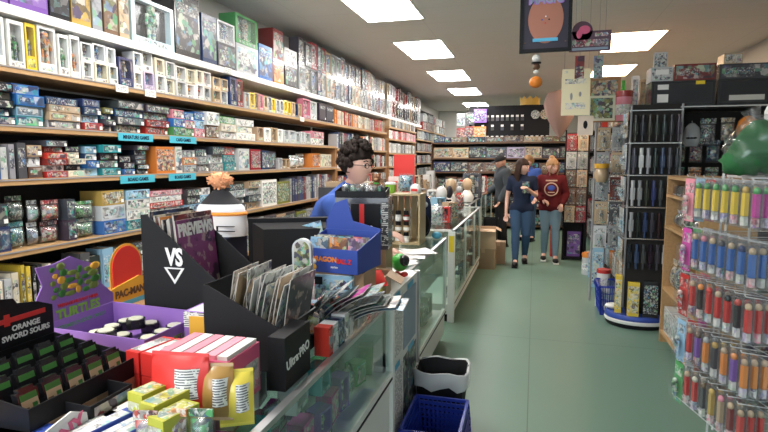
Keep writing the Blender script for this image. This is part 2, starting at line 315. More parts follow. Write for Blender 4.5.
for i, (x, y, k) in enumerate(LAMPS):
    t = thing('ceiling_light', f"{'warm' if k else 'bright white'} recessed ceiling light panel, {nth(1+sum(1 for q in LAMPS[:i] if q[2] == k))} in the row above the {'wall racks' if k else 'counters'}", 'ceiling light', (x, y, ZC), 0, 'ceiling light panels')
    b = MB(); b.b0(-.33, -.305, -.63, .63, -.008, 0); b.b0(.305, .33, -.63, .63, -.008, 0); b.b0(-.305, .305, .605, .63, -.008, 0); b.b0(-.305, .305, -.63, -.605, -.008, 0); b.build('frame', 'white_paint', t)
    b = MB(); b.b0(-.304, .304, -.604, .604, -.004, -.001); b.build('diffuser', 'diffuser_warm' if k else 'diffuser_cool', t)

# ---------------------------------------------------------------- wall shelving, left
SX = -2.6
def shelving(name, label, y0, y1, levels, x0=XL+.005, x1=SX, upright='wood_dark', board='shelf_wood', back=None, th=.032, top=None, side=-1, step=1.22, loc=None):
    cx = x1; t = thing(name, label, 'shelving', (cx, y0, 0)); L = y1-y0; dx = x0-x1
    for z in levels:
        b = MB(); b.b0(min(dx, 0), max(dx, 0), 0, L, z-th, z); b.build('shelf_board', board if z != top else 'white_paint', t)
        if z != top: b = MB(); e = .004; b.b0(0 if side < 0 else -e, e if side < 0 else 0, 0, L, z-.009, z-.002); b.build('price_rail', 'grey', t)
    zt = max(levels)
    if upright:
        n = max(1, round(L/step))
        for i in range(n+1):
            yy = min(max(i*L/n, .011), L-.011); b = MB(); b.b0(min(dx, 0)+.004*(side < 0), max(dx, 0)-.012, yy-.01, yy+.01, 0, zt-th-.0005 if i in (0, n) else .0005+.04); b.build('upright', upright, t) if i in (0, n) else None
    if back:
        b = MB(); xx = dx+(.004 if side < 0 else -.004); b.b0(xx-.003, xx+.003, .02, L-.02, back[0], back[1]); b.build('back_panel', 'dark_back', t)  # added dark sheet, stands in for the shade in gaps between shelved goods
    return t
ZS = {0: 2.385, 1: 2.075, 2: 1.775, 3: 1.495, 4: 1.12, 5: .72}
YA, YE, YG = 1.45, 6.95, 9.55
shelving('wall_shelving', 'long wooden wall shelving nearest the shopfront, four boards packed with boxed games', YA, YE, [.12, ZS[5], ZS[4], ZS[3], ZS[2]], back=(.1, 2.03))
shelving('wall_shelving', 'wooden wall shelving behind the clerk holding upright book spines', YE+.03, YG, [.12, .72, 1.12, 1.47, 1.75], back=(.1, 2.03))
t = shelving('long_wall_shelf', 'long wooden wall shelf of boxed figures above the game shelving', YA, YG, [ZS[1]], upright=None)
t = shelving('top_wall_shelf', 'white topmost wall shelf carrying large collector boxes close to the ceiling', YA, YG+3.1, [ZS[0]], upright=None, top=ZS[0], th=.05)
shelving('wall_shelving', 'pale wooden wall shelving of manga past the long shelf end', YG+.1, 12.0, [.12, .72, 1.15, 1.47, 1.72, 1.98, 2.2], back=None, x1=SX+.02)
shelving('wall_shelving', 'dark wall shelving at the far end of the wall beside the red panel', 12.1, 16.2, [.1, .75, 1.2, 1.5, 1.78, 2.06, 2.3], back=(.1, 2.9), upright='dark_back', x1=SX+.02)
def yat(u, X=SX): return onx(u, 150, X).y
def line(sign, X, z, clear, specs, shelf, group, axis='y', n0=0, facing=None, lim=None):
    """fill a shelf with runs of goods; sign -1: wall at -X with fronts towards +X, +1 the mirror, 0 fronts towards the camera end"""
    n = n0
    rz = {-1: PI/2, 1: -PI/2, 0: 0}[sign]
    for sp in specs:
        a, e, kind, cols = sp[:4]; o = sp[4] if len(sp) > 4 else {}
        y = a; wr = o.get('w', {'fig': (.085, .12), 'game': (.17, .25), 'book': (.022, .034), 'bag': (.12, .17), 'box': (.14, .24), 'case': (.03, .05)}[kind])
        if e-a < .02: continue
        cnt = max(1, round((e-a)/((wr[0]+wr[1])/2+.004))); ws = [rnd.uniform(.85, 1.15) for _ in range(cnt)]; q = (e-a)/sum(ws)
        for wd in ws:
            wd = wd*q-.004
            n += 1; tiers = o.get('t', {'game': 4}.get(kind, 1)); hh = clear*o.get('h', .86); zz = z; yc = y+wd/2
            hh *= rnd.uniform(.8, 1.04) if kind in ('game', 'bag') else 1
            for k in range(tiers):
                cn = rnd.choice(cols); c = vary(cn); th = hh/tiers*(rnd.uniform(.86, 1.0))
                wk = wd*(rnd.uniform(.86, 1.) if kind == 'game' else 1)-.004; dd = o.get('d', {'fig': .09, 'game': .2, 'book': .13, 'bag': .09, 'box': .16, 'case': .14}[kind])*rnd.uniform(.9, 1.05)
                rj = rnd.uniform(-.035, .035) if kind in ('game', 'box') and wk < .3 and tiers > 1 else 0
                where = (f"{LV[min(k, 7)]} in the {nth(n)} stack" if tiers > 1 else f"{nth(n)} from the front")
                noun = o.get('n', {'fig': 'window-boxed figure', 'game': 'boxed game', 'book': 'book spine', 'bag': 'bagged figure', 'box': 'figure box', 'case': 'slim case'}[kind])
                lab = f"{cn} {noun}, {where} {shelf}"
                if kind == 'fig': it = window_box(wk, dd, th, c, o.get('name', 'boxed_figure'), o.get('split', y < 5), o.get('ratio', rnd.choice([.6, .72, .8])), rnd.choice([.14, .2, .3]), None, o.get('frame', 'tint_gloss'))
                elif kind in ('game', 'box'): it = carton(wk, dd, th, c, o.get('name', 'boxed_game' if kind == 'game' else 'collector_box'), o.get('art') or rnd.choice(ARTS), rnd.random() < .6)
                elif kind in ('book', 'case'): it = bookish(wd-.0015, dd, th, c, o.get('name', 'book'))
                else: it = bag(wk, dd, th, c, o.get('name', 'bagged_figure'))
                dep = X-.012-dd/2-rnd.uniform(0, .045 if kind in ('game', 'bag') else .015) if sign < 0 else X+.012+dd/2+rnd.uniform(0, .02)
                pos = (dep, yc) if sign else (yc, X+.012+dd/2)
                tag(it, lab, o.get('cat', {'fig': 'boxed figure', 'game': 'board game', 'book': 'book', 'bag': 'toy', 'box': 'toy box', 'case': 'case'}[kind]), o.get('g', group), (pos[0], pos[1], zz+.001), rz+rj)
                zz += th+.0015
            y += wd+.004
    return n
def U(*runs):     # spec in photo columns of the shelf front -> metres along the wall
    return [(yat(r[0]), yat(r[1]), *r[2:]) for r in runs]
# top shelf: big boxes individually
def big(u0, u1, zt, cols, label, kind='box', X=SX, z=ZS[0], d=.2, cat='toy box', stack=None, art=None, name='collector_box', g=None):
    y0, y1 = yat(u0), yat(u1); wd = y1-y0-.006; h = zt*1.3
    if kind == 'fig': o = window_box(wd, d, h, COL[cols], name, True, .84, .16)
    elif kind == 'bag': o = bag(wd, d, h, COL[cols], name)
    else: o = carton(wd, d, h, COL[cols], name, art or 'art_calm', False)
    tag(o, label, cat, g or 'large collector boxes on the top shelf', (X-.02-d/2, (y0+y1)/2, z+.001), PI/2); return o
for a in [(-12, 22, .2, 'purple', 'purple and gold large collector box at the front end of the top shelf'),
          (23, 60, .26, 'purple', 'purple collector box with dark artwork on the top shelf, second from its front end'),
          (61, 81, .24, 'black', 'black collector box with yellow figures on the white top shelf'),
          (82, 101, .27, 'gold', 'black and gold box with a golden starburst on the top shelf'),
          (102, 112, .24, 'grey', 'narrow grey box with a red and white sticker on the top shelf'),
          (113, 127, .24, 'brown', 'plain brown cardboard-sided box on the top shelf beside the clear pack'),
          (128, 138, .26, 'tan', 'tan narrow clear-fronted figure pack between brown box and pale blue vehicle box'),
          (182, 206, .36, 'black', 'black box with white skull-like line art and red base on the top shelf', 'box'),
          (208, 222, .3, 'navy', 'tall navy box behind the dark carton on the top shelf'),
          (223, 240, .16, 'charcoal', 'charcoal box with a small yellow tag on the top shelf'),
          (241, 262, .2, 'silver', 'silver-grey wrapped box beneath the glass-sided case on the top shelf'),
          (263, 276, .26, 'bluegrey' if False else 'blue', 'tall slate blue box with a yellow curved arrow on top shelf'),
          (277, 287, .16, 'orange', 'orange-topped figure pack with a small yellow tag on the top shelf'),
          (288, 300, .17, 'black', 'low black box with two yellow tags on the top shelf'),
          ]: big(*a)
def decal(parent, w_, h_, d, x, z, m, name='price_tag', th=.001):
    b = MB(); b.b0(x-w_/2, x+w_/2, -d/2-.004-th, -d/2-.0035, z-h_/2, z+h_/2); return b.build(name, m, parent)
bx = big(140, 181, .24, 'light blue', 'pale blue vehicle model box with a wide clear window on the top shelf', 'fig'); bx.color = (.5, .68, .74, 1); bx.data.materials[2] = M['black_gloss']
# second tier on the top shelf
def upper(u0, u1, z0, h, col, label, kind='box', X=SX, art=None, d=.17):
    return big(u0, u1, h, col, label, kind, X, ZS[0]+z0*1.3, d, art=art)
upper(223, 240, .162, .14, 'pale grey', 'clear pack with a blue head figure stacked over the charcoal box', 'fig')
upper(241, 262, .203, .2, 'green', 'green and orange windowed case stacked on the silver-grey box', 'fig')
upper(277, 287, .165, .26, 'maroon', 'tall maroon box standing on the top shelf next to the rounded case')
upper(288, 300, .173, .14, 'pale grey', 'pale grey figure pack stacked over the low black box')
line(-1, SX, ZS[0], .34, [(yat(302), yat(386), 'fig', ['grey', 'tan', 'dark red', 'charcoal', 'silver', 'brown', 'navy', 'charcoal'], dict(w=(.13, .2), h=1.85, d=.12, t=2, n='tall clear figure pack', name='figure_pack', ratio=.86, split=True)),
      (yat(388), 12.6, 'fig', ['silver', 'tan', 'dark red', 'grey', 'charcoal', 'brown', 'charcoal'], dict(w=(.16, .24), t=2, h=1.85, n='tall clear figure pack', name='figure_pack', split=False))],
     'of the top shelf', 'tall clear figure packs on the top shelf')
# first wooden shelf
S1 = U((-10, 17, 'fig', ['pale grey', 'white'], dict(w=(.1, .11), h=.9)), (18, 35, 'fig', ['white', 'red'], dict(w=(.12, .13), h=.93, ratio=.7, n='tall white window-boxed figure')),
       (36, 47, 'fig', ['yellow', 'white'], dict(w=(.08, .09), h=.95)), (48, 66, 'fig', ['lavender', 'white'], dict(w=(.07, .09), h=1.)), (67, 88, 'fig', ['white'], dict(w=(.07, .08), h=.97)),
       (89, 124, 'fig', ['white', 'white', 'cream', 'pale grey'], dict(w=(.1, .11), t=2, h=.9)), (125, 139, 'fig', ['navy', 'blue'], dict(w=(.1, .12), h=.72)),
       (140, 160, 'fig', ['white', 'lavender'], dict(w=(.1, .11), t=2, h=.98)), (161, 216, 'fig', ['white', 'cream', 'white', 'pale grey'], dict(w=(.1, .115), t=2, h=.93)),
       (217, 232, 'fig', ['tan', 'charcoal', 'silver'], dict(w=(.09, .1), t=2, h=.85)), (233, 246, 'fig', ['navy', 'maroon', 'pink'], dict(w=(.09, .1), h=.95)),
       (247, 304, 'fig', ['pale grey', 'silver', 'tan', 'lime' if False else 'green', 'yellow', 'navy', 'pink'], dict(w=(.08, .1), h=.62)))
n = line(-1, SX, ZS[1], .27, S1, 'on the highest wooden shelf', 'boxed figures on the highest wooden shelf')
n = line(-1, SX, ZS[1], .27, U((305, 319, 'fig', ['pink', 'pale grey'], dict(w=(.2, .22), t=1, h=.85, ratio=.9)), (321, 335, 'box', ['black'], dict(w=(.3, .34), h=.92, n='tall plain black box', art='tint'))), 'on the highest wooden shelf', 'boxed figures on the highest wooden shelf', n0=n)
n = line(-1, SX, ZS[1], .27, U((336, 386, 'book', ['orange', 'cream', 'red', 'dark red', 'grey', 'black', 'tan', 'white'], dict(w=(.034, .05), h=.72, name='manga_volume', n='manga spine'))), 'on the highest wooden shelf', 'manga spines on the highest wooden shelf')
# second wooden shelf
DK = ['black', 'navy', 'charcoal', 'teal', 'grey', 'blue']
S2 = U((-10, 21, 'game', ['black', 'navy', 'charcoal', 'dark green'], dict(w=(.2, .22), t=5)), (22, 52, 'game', ['light blue', 'blue', 'light blue', 'teal'], dict(w=(.29, .31), t=4, h=.9, art='art_calm')),
       (53, 88, 'game', DK+['gold', 'tan'], dict(t=4, h=.85)), (89, 108, 'game', ['light blue', 'light blue', 'dark red', 'navy'], dict(t=4, h=.8)), (109, 120, 'game', ['charcoal', 'olive', 'navy'], dict(t=4, h=.7)),
       (121, 150, 'game', ['navy', 'gold', 'black', 'lavender', 'charcoal'], dict(t=4, h=.85)), (151, 175, 'game', ['maroon', 'blue', 'dark red', 'charcoal'], dict(t=4, h=.82)),
       (176, 208, 'box', ['light blue', 'orange', 'white', 'green', 'pink', 'blue'], dict(w=(.11, .13), t=3, h=.8, art='art_fine', name='card_game_pack', n='bright card pack')),
       (209, 222, 'box', ['white', 'brown', 'dark red'], dict(w=(.15, .17), t=2, h=.85, n='white game box')), (223, 258, 'game', ['white', 'green', 'cream', 'white', 'silver'], dict(w=(.25, .3), t=3, h=.85, art='art_light')),
       (259, 285, 'fig', ['brown', 'tan', 'white'], dict(w=(.12, .14), h=.6, split=False)), (286, 312, 'fig', ['silver', 'pale grey'], dict(w=(.13, .15), h=.55, split=False)), (313, 325, 'box', ['pink', 'white'], dict(w=(.3, .35), t=2, h=.65)))
line(-1, SX, ZS[2], .26, S2, 'along the second wooden shelf', 'boxed games on the second wooden shelf')
# third wooden shelf
S3 = U((-10, 18, 'case', ['grey', 'blue', 'navy', 'silver'], dict(w=(.026, .034), h=.8, d=.18, name='slim_model_kit_box', n='slim model kit box')), (19, 29, 'case', ['charcoal', 'silver', 'grey'], dict(w=(.03, .04), h=.9, d=.18, name='slim_model_kit_box', n='slim model kit box')),
       (30, 46, 'game', ['brown', 'tan', 'pale grey', 'black'], dict(w=(.2, .22), t=3, h=.9)), (47, 70, 'game', ['red', 'dark red', 'charcoal', 'white', 'maroon'], dict(w=(.2, .25), t=6, h=.95)),
       (71, 88, 'game', ['charcoal', 'cream', 'black', 'grey'], dict(t=5, h=.9)), (89, 103, 'game', ['blue', 'navy', 'light blue', 'black'], dict(t=4, h=.85)), (104, 124, 'game', ['charcoal', 'navy', 'teal', 'black', 'grey'], dict(t=4, h=.95)),
       (125, 137, 'game', ['blue', 'white', 'black'], dict(t=3, h=.6)), (138, 151, 'game', ['black', 'charcoal'], dict(w=(.22, .24), t=6, h=.85)))
line(-1, SX, ZS[3], .24, S3, 'along the third wooden shelf', 'boxed games on the third wooden shelf')
S3 = U((157, 176, 'box', ['orange'], dict(w=(.3, .36), h=.85, n='box with pale windows', d=.16)), (177, 184, 'box', ['white', 'cream'], dict(w=(.12, .14), h=.9)),
       (185, 212, 'game', ['lavender', 'silver', 'grey', 'orange', 'charcoal'], dict(w=(.16, .2), t=3, h=.85, art='art_fine')), (213, 240, 'game', ['silver', 'red', 'grey', 'charcoal', 'teal'], dict(w=(.18, .22), t=3, h=.9, art='art_fine')),
       (241, 262, 'box', ['pale grey', 'silver', 'dark red'], dict(w=(.16, .2), h=.85)), (263, 278, 'box', ['navy', 'black', 'charcoal'], dict(w=(.14, .2), h=.8)), (280, 292, 'fig', ['tan', 'pale grey'], dict(h=.5, split=False)), (293, 312, 'bag', ['silver', 'pale grey'], dict(w=(.2, .24), h=.75)),
       (313, 321, 'box', ['orange'], dict(w=(.26, .3), h=.75)), (322, 333, 'box', ['white', 'green', 'cream'], dict(w=(.2, .26), h=.7)))
line(-1, SX, ZS[3], .24, S3, 'on the third shelf, far half', 'boxes on the far half of the third wooden shelf')
# fourth shelf, two layers
S4 = U((-10, 12, 'game', ['black', 'charcoal', 'navy'], dict(w=(.26, .3), t=2, h=.95)), (13, 32, 'bag', ['dark green', 'charcoal', 'teal'], dict(w=(.15, .19), h=.85, t=2)), (33, 45, 'bag', ['teal', 'light blue', 'silver'], dict(w=(.15, .18), h=.9, t=2)),
       (46, 66, 'bag', ['red', 'dark red', 'red'], dict(w=(.14, .17), h=.9, t=2)), (67, 76, 'box', ['charcoal'], dict(w=(.14, .16), t=2, h=.8)), (77, 100, 'bag', ['light blue', 'green', 'silver', 'olive'], dict(w=(.15, .18), h=.85, t=2)),
       (101, 125, 'box', ['purple', 'gold', 'blue', 'silver', 'dark red'], dict(w=(.14, .18), t=3, h=.85)), (126, 150, 'box', ['light blue', 'maroon', 'olive', 'white', 'teal'], dict(w=(.16, .2), t=4, h=.85)),
       (151, 186, 'game', ['white', 'pink', 'cream', 'red', 'white', 'silver'], dict(w=(.28, .34), t=6, h=.92, art='art_light')), (187, 215, 'game', ['silver', 'light blue', 'white', 'charcoal'], dict(w=(.2, .26), t=4, h=.9)),
       (232, 262, 'game', ['tan', 'brown', 'grey', 'silver', 'charcoal'], dict(w=(.2, .28), t=4, h=.85, art='art_fine')), (263, 290, 'box', ['silver', 'grey', 'white', 'olive'], dict(w=(.25, .32), h=.8)), (291, 332, 'book', ['charcoal', 'grey', 'silver', 'maroon', 'navy'], dict(w=(.05, .07), h=.85, n='upright comic spine', name='comic_volume')))
line(-1, SX, ZS[4], .34, S4, 'along the fourth wooden shelf', 'toys and games on the fourth wooden shelf')
S5 = U((-14, 14, 'book', ['white', 'cream', 'pale grey', 'silver'], dict(w=(.04, .06), h=.8, d=.22, name='ring_binder', n='pale binder', cat='binder')), (15, 26, 'book', ['yellow', 'white', 'cream'], dict(w=(.03, .04), h=.88, d=.22, name='ring_binder', n='pale binder', cat='binder')),
       (27, 47, 'book', ['charcoal', 'cream', 'black', 'white', 'tan'], dict(w=(.02, .035), h=.85, d=.22, name='ring_binder', n='thin binder', cat='binder')), (48, 75, 'box', ['charcoal', 'navy', 'tan'], dict(w=(.16, .2), h=.8)),
       (76, 97, 'case', ['black', 'charcoal'], dict(w=(.06, .08), h=.9, n='black file', name='black_file', cat='file')), (98, 110, 'case', ['white', 'light blue'], dict(w=(.09, .12), h=.95, n='tall white file', name='white_file', cat='file')),
       (111, 145, 'game', ['black', 'silver', 'charcoal', 'grey'], dict(w=(.25, .3), t=3, h=.9, art='art_fine')), (220, 330, 'box', ['tan', 'grey', 'silver', 'olive', 'brown', 'charcoal'], dict(w=(.2, .3), h=.85, art='art_fine')))
line(-1, SX, ZS[5], .36, S5, 'on the lowest wall shelf', 'files and boxes on the lowest wall shelf')
# behind the clerk, manga shelving, dark far shelving
YY = YE+.06
for z, hh, nm in ((1.12, .3, 'waist-high shelf behind the clerk'), (1.47, .24, 'eye-level shelf behind the clerk'), (1.75, .26, 'upper shelf behind the clerk')):
    line(-1, SX, z, hh, [(YY, YY+.75, 'book', ['charcoal', 'silver', 'dark red', 'navy'], dict(w=(.04, .06), h=.85, name='comic_volume', n='comic spine')), (YY+.78, YY+1.2, 'fig', ['red', 'tan', 'orange'], dict(w=(.18, .2), h=.8, split=False)),
      (YY+1.22, YG-.04, 'book', ['white', 'silver', 'grey', 'cream', 'red', 'black'], dict(w=(.04, .065), h=.85, name='comic_volume', n='comic spine'))], 'on the '+nm, 'comic spines behind the clerk')
for z, hh, cs, nm in ((1.15, .28, ['grey', 'white', 'silver', 'tan'], 'fifth'), (1.47, .2, ['white', 'pale grey', 'cream', 'charcoal'], 'fourth'), (1.72, .2, ['white', 'white', 'pale grey', 'grey', 'black'], 'third'), (1.98, .18, ['white', 'pink', 'white', 'red'], 'second'), (2.2, .15, ['charcoal', 'white', 'grey', 'tan'], 'highest')):
    line(-1, SX+.02, z, hh, [(YG+.14, 11.97, 'book', cs, dict(w=(.055, .085), h=.9, name='paperback_volume', n='paperback spine'))], f'on the {nm} pale manga shelf', 'paperback spines on the pale manga shelving')
for z, nm in ((.75, 'sixth'), (1.2, 'fifth'), (1.5, 'fourth'), (1.78, 'third'), (2.06, 'second'), (2.3, 'topmost')):
    line(-1, SX+.02, z, .24 if z < 2.2 else .5, [(12.16 if z < 2.2 else 12.8, 16.1, 'box', ['charcoal', 'grey', 'brown', 'silver', 'dark red', 'tan', 'navy'], dict(w=(.18, .3), h=.85, n='small box', name='stock_box', t=2 if z > 2.2 else 1))], f'on the {nm} dark far shelf', 'stock boxes on the dark far shelving')
# teal shelf labels and price cards clipped on the shelf edges
for u, z, s in ((136, ZS[2], 'MINIATURE GAMES'), (183, ZS[2], 'CARD GAMES'), (136, ZS[3], 'BOARD GAMES'), (181, ZS[3], 'BOARD GAMES')):
    y = yat(u); t = thing('shelf_label', f"teal card reading {s.lower()} clipped to the {'second' if z == ZS[2] else 'third' if z == ZS[3] else 'fourth'} wooden shelf, {'front one' if u < 150 else 'farther one'}", 'shelf label', (SX+.006, y, z-.028), PI/2, 'teal shelf labels')
    b = MB(); b.b0(-.165, .165, -.002, 0, -.028, .022); b.build('card', 'teal_label', t); words(t, s, .034, 'navy', (0, -.003, -.004), sx=.85)
for i, (u, z) in enumerate(((124, ZS[1]), (152, ZS[1]), (248, ZS[0]), (284, ZS[0]), (302, ZS[1]), (230, ZS[0]))):
    b = MB(); b.b0(-.055, .055, -.002, 0, -.035, .012); b.b0(-.045, .045, -.003, -.002, -.028, .006, 1)
    tag(b.build('price_card', ['paper' if i > 1 else 'sticker', 'print_paper']), f"{'pale blue-white' if i < 2 else 'white'} price card clipped below {['the narrow navy figure box', 'the blue-topped figure boxes', 'the silver-grey wrapped box', 'the low orange-topped pack', 'the pink figure packs on wood', 'the charcoal tagged box'][i]}", 'price card', 'price cards on the shelf edges', (SX+.008, yat(u), z-.01), PI/2)

# ---------------------------------------------------------------- glass display counters
ZT = .97
def display_case(label, X, y0, y1, zt, zg, depth=.55, posts=(), base='white_paint', top='glass', shelfz=None, near_panel=False):
    """aisle side at X (faces +X)"""
    t = thing('display_case', label, 'display case', (X, y0, 0), 0, 'glass display counters'); L = y1-y0; D = -depth
    b = MB(); b.b0(D, -.012, 0, L, .08, zg-.02); b.b0(D+.04, -.05, .03, L-.03, 0, .08, 1); b.build('base', [base, 'black_matte'], t)
    b = MB(); b.b0(-.03, 0, 0, L, zg-.02, zg+.006, 0); b.b0(-.006, .003, 0, L, zg-.03, zg-.02, 1)
    b.b0(-.02, .003, 0, L, zt-.016, zt, 2); b.b0(D, D+.03, 0, L, zt-.022, zt, 2); b.b0(D+.03, -.03, 0, .02, zt-.02, zt-.001, 0); b.b0(D+.03, -.03, L-.02, L, zt-.02, zt-.001, 0)
    b.build('rail', ['white_metal', 'black', 'steel'], t)
    for y in [0, L-.025]+list(posts):
        for x in (-.025, D): b = MB(); b.b0(x, x+.025, y, y+.025, zg+.0065, zt-.023); b.build('post', 'white_metal', t)
    b = MB(); b.b0(-.012, -.007, .026, L-.026, zg+.007, zt-.023); b.build('front_glass', 'glass', t)
    b = MB(); b.b0(D+.031, -.031, .021, L-.021, zt-.008, zt-.003); b.build('top_glass', 'glass', t)
    b = MB(); b.b0(D, D+.006, .026, L-.026, zg, zt-.023); b.build('back_panel', 'white_paint', t)
    if near_panel: b = MB(); b.b0(D+.03, -.03, .002, .008, zg, zt-.023); b.build('end_panel', 'white_paint', t)
    for z in shelfz or []:
        b = MB(); b.b0(D+.03, -.05, .03, L-.03, z-.006, z); b.build('glass_shelf', 'glass', t)
    return t
display_case('nearest glass counter, full of small toys, under the candy boxes and comics', -.6, .55, 2.33, ZT, .63, shelfz=[.8])
display_case('glass counter behind the bins with pale empty-looking glass and white kick panel', -.72, 3.08, 4.62, .92, .29, shelfz=[.6])
display_case('glass counter whose white end post carries a yellow sticker', -.73, 5.16, 7.8, .92, .2, posts=(.95, 1.9), shelfz=[.45, .68])
display_case('farthest glass counter in front of the man in the black cap', -.9, 8.0, 12.2, .94, .2, posts=(.9, 1.8, 2.7), shelfz=[.5, .72])
# sticker cabinet between the first two counters
t = thing('storage_cabinet', 'white cabinet covered in posters between the nearest two glass counters', 'cabinet', (-.64, 2.35, 0))
b = MB(); b.b0(-.5, 0, 0, .7, 0, .95); b.build('body', 'white_paint', t)
b = MB(); b.b0(-.02, .012, 0, .03, 0, .955); b.build('corner_trim', 'steel', t); b = MB(); b.b0(-.02, .012, .67, .7, 0, .955); b.build('corner_trim', 'steel', t)
for i, (y0, y1, z0, z1, m) in enumerate(((.05, .3, .62, .92, 'print_paper'), (.33, .62, .6, .9, 'bluegrey'), (.05, .3, .2, .55, 'print_paper'), (.33, .64, .16, .56, 'art'))):
    b = MB(); b.b0(0, .0025, y0, y1, z0, z1); tag(b.build('poster', m, None, COL[['white', 'light blue', 'pale grey', 'charcoal'][i]]), ['white small-print notice taped high on the cabinet side', 'pale blue flyer high on the cabinet beside the notice', 'pale poster low on the cabinet near the first counter', 'dark photo poster low on the cabinet beside the bins'][i], 'poster', 'posters on the cabinet side', (-.64+.0005, 2.35, 0))
for i, (y, z) in enumerate(((.17, .57), (.5, .57), (.17, .93), (.48, .92))):
    b = MB(); b.b0(0, .001, -.07, .07, -.015, .015); tag(b.build('tape_strip', 'cyan'), 'strip of blue tape '+['between the two near posters', 'between flyer and dark photo poster', 'topping the white notice', 'topping the pale blue flyer'][i], 'tape', 'blue tape strips', (-.6365, 2.35+y, z))
t = [q for q in bpy.data.objects if q.get('label', '').startswith('glass counter whose white end')][0]
b = MB(); b.b0(-.06, .004, -.003, .05, 0, .9); b.build('end_post', 'white_metal', t)
t = [q for q in bpy.data.objects if q.get('label', '').startswith('nearest glass counter')][0]
b = MB(); b.b0(-.03, .004, 1.745, 1.779, 0, .965); b.build('end_post', 'white_metal', t)
# white post wrap sticker
b = MB(); b.b0(-.05, 0, -.0045, -.0035, 0, .16); tag(b.build('yellow_sticker', 'yellow'), 'yellow sticker stuck to the white counter end post', 'sticker', None, (-.731, 5.16, .7))
# price rail of boards behind the counters: service desk
t = thing('service_desk', 'long wooden service desk behind the nearest glass counter, hidden under stock', 'desk', (-1.17, .5, 0))
b = MB(); b.b0(-.85, 0, 0, 2.4, .93, .968); b.build('desk_top', 'wood_dark', t); b = MB(); b.b0(-.8, -.03, .05, 2.35, 0, .929); b.build('carcass', 'wood_dark', t)
# goods inside the counters
def inside(X, y0, y1, z, cols, phrase, grp, step=.11, hh=.13, rows=2, x0=.1):
    n = 0; y = y0
    while y < y1:
        for r in range(rows):
            n += 1; cn = rnd.choice(cols); wdt = step*rnd.uniform(.6, .85); h = hh*rnd.uniform(.6, 1); k = rnd.random()
            o = window_box(wdt, .06, h, vary(cn), 'boxed_toy', False, .75, .2) if k < .45 else carton(wdt, .06, h, vary(cn), 'toy_carton', rnd.choice(ARTS), False) if k < .8 else bag(wdt, .07, h, vary(cn), 'bagged_toy', False)
            tag(o, f"{cn} {'windowed toy' if k < .45 else 'toy carton' if k < .8 else 'bagged toy'}, {nth(n)} along {phrase}", 'toy', grp, (X-x0-r*.17-rnd.uniform(0, .03), y+step/2, z+.002), PI/2+rnd.uniform(-.25, .25))
        y += step
inside(-.6, .62, 1.3, .63, ['silver', 'gold', 'charcoal', 'grey'], 'the floor of the nearest counter', 'toys on the floor of the nearest counter', .13, .15)
inside(-.6, 1.3, 1.95, .63, ['purple', 'navy', 'magenta', 'pale grey'], 'the purple part of the nearest counter', 'purple toys in the nearest counter', .11, .15)
inside(-.6, 1.95, 2.28, .63, ['green', 'teal'], 'the green end of the nearest counter', 'green toys in the nearest counter', .13, .13)
inside(-.6, .62, 1.7, .8, ['silver', 'teal', 'grey', 'charcoal', 'tan'], 'the glass shelf of the nearest counter', 'toys on the nearest counter shelf', .14, .12)
inside(-.72, 3.2, 4.4, .29, ['pale grey', 'silver', 'dark green', 'grey'], 'the floor of the pale second counter', 'toys in the pale second counter', .2, .2, 1)
inside(-.72, 3.2, 4.4, .6, ['pale grey', 'green', 'silver'], 'the shelf of the pale second counter', 'toys on the second counter shelf', .24, .18, 1, .2)
for z, nm in ((.2, 'floor'), (.45, 'lower shelf'), (.68, 'upper shelf')):
    inside(-.72, 5.25, 7.85, z, ['charcoal', 'navy', 'silver', 'maroon', 'grey', 'white'], f'the {nm} of the yellow-stickered counter', 'toys in the yellow-stickered counter', .22, .17, 1, .07)
for z, nm in ((.2, 'floor'), (.5, 'lower shelf'), (.72, 'upper shelf')):
    inside(-.9, 8.15, 12.0, z, ['charcoal', 'navy', 'silver', 'grey', 'white', 'black'], f'the {nm} of the farthest counter', 'toys in the farthest counter', .3, .19, 1, .07)

# ---------------------------------------------------------------- things on the near counter and desk
R90 = PI/2
def px(u0, u1, v0, v1, Y):
    a, e = ony(u0, (v0+v1)/2, Y), ony(u1, (v0+v1)/2, Y); um = (u0+u1)/2
    return (a.x+e.x)/2, e.x-a.x, ony(um, v1, Y).z, ony(um, v0, Y).z
def panel(parent, w_, h_, y, x, z, m, name='label', th=.0015, col=None):   # thin printed panel on a front (-Y) face
    b = MB(); b.b0(x-w_/2, x+w_/2, y-th, y, z-h_/2, z+h_/2); return b.build(name, m, parent, col)
def tray(name, label, cat, w_, d, hf, hb, m, loc, rz, header=None):
    """open display tray: low front, sloping sides, tall back; optional header outline (x,z polygon)"""
    t = thing(name, label, cat, loc, rz); b = MB(); e = .003
    b.b0(-w_/2, w_/2, -d/2, d/2, 0, e); b.b0(-w_/2, w_/2, -d/2, -d/2+e, e, hf); b.b0(-w_/2, w_/2, d/2-e, d/2, e, hb)
    for s in (-1, 1):
        x = s*(w_/2-e/2); vs = [(x+q*e/2, y, z) for q in (-1, 1) for y, z in ((-d/2+e, e), (d/2-e, e), (d/2-e, hb), (-d/2+e, hf))]
        b.add(vs, [(0, 1, 2, 3), (7, 6, 5, 4), (0, 4, 5, 1), (1, 5, 6, 2), (2, 6, 7, 3), (3, 7, 4, 0)])
    b.build('tray', m, t)
    if header: b = MB(); b.prism(header, d/2+.0005, d/2+.0045); b.build('header_card', m, t)
    return t
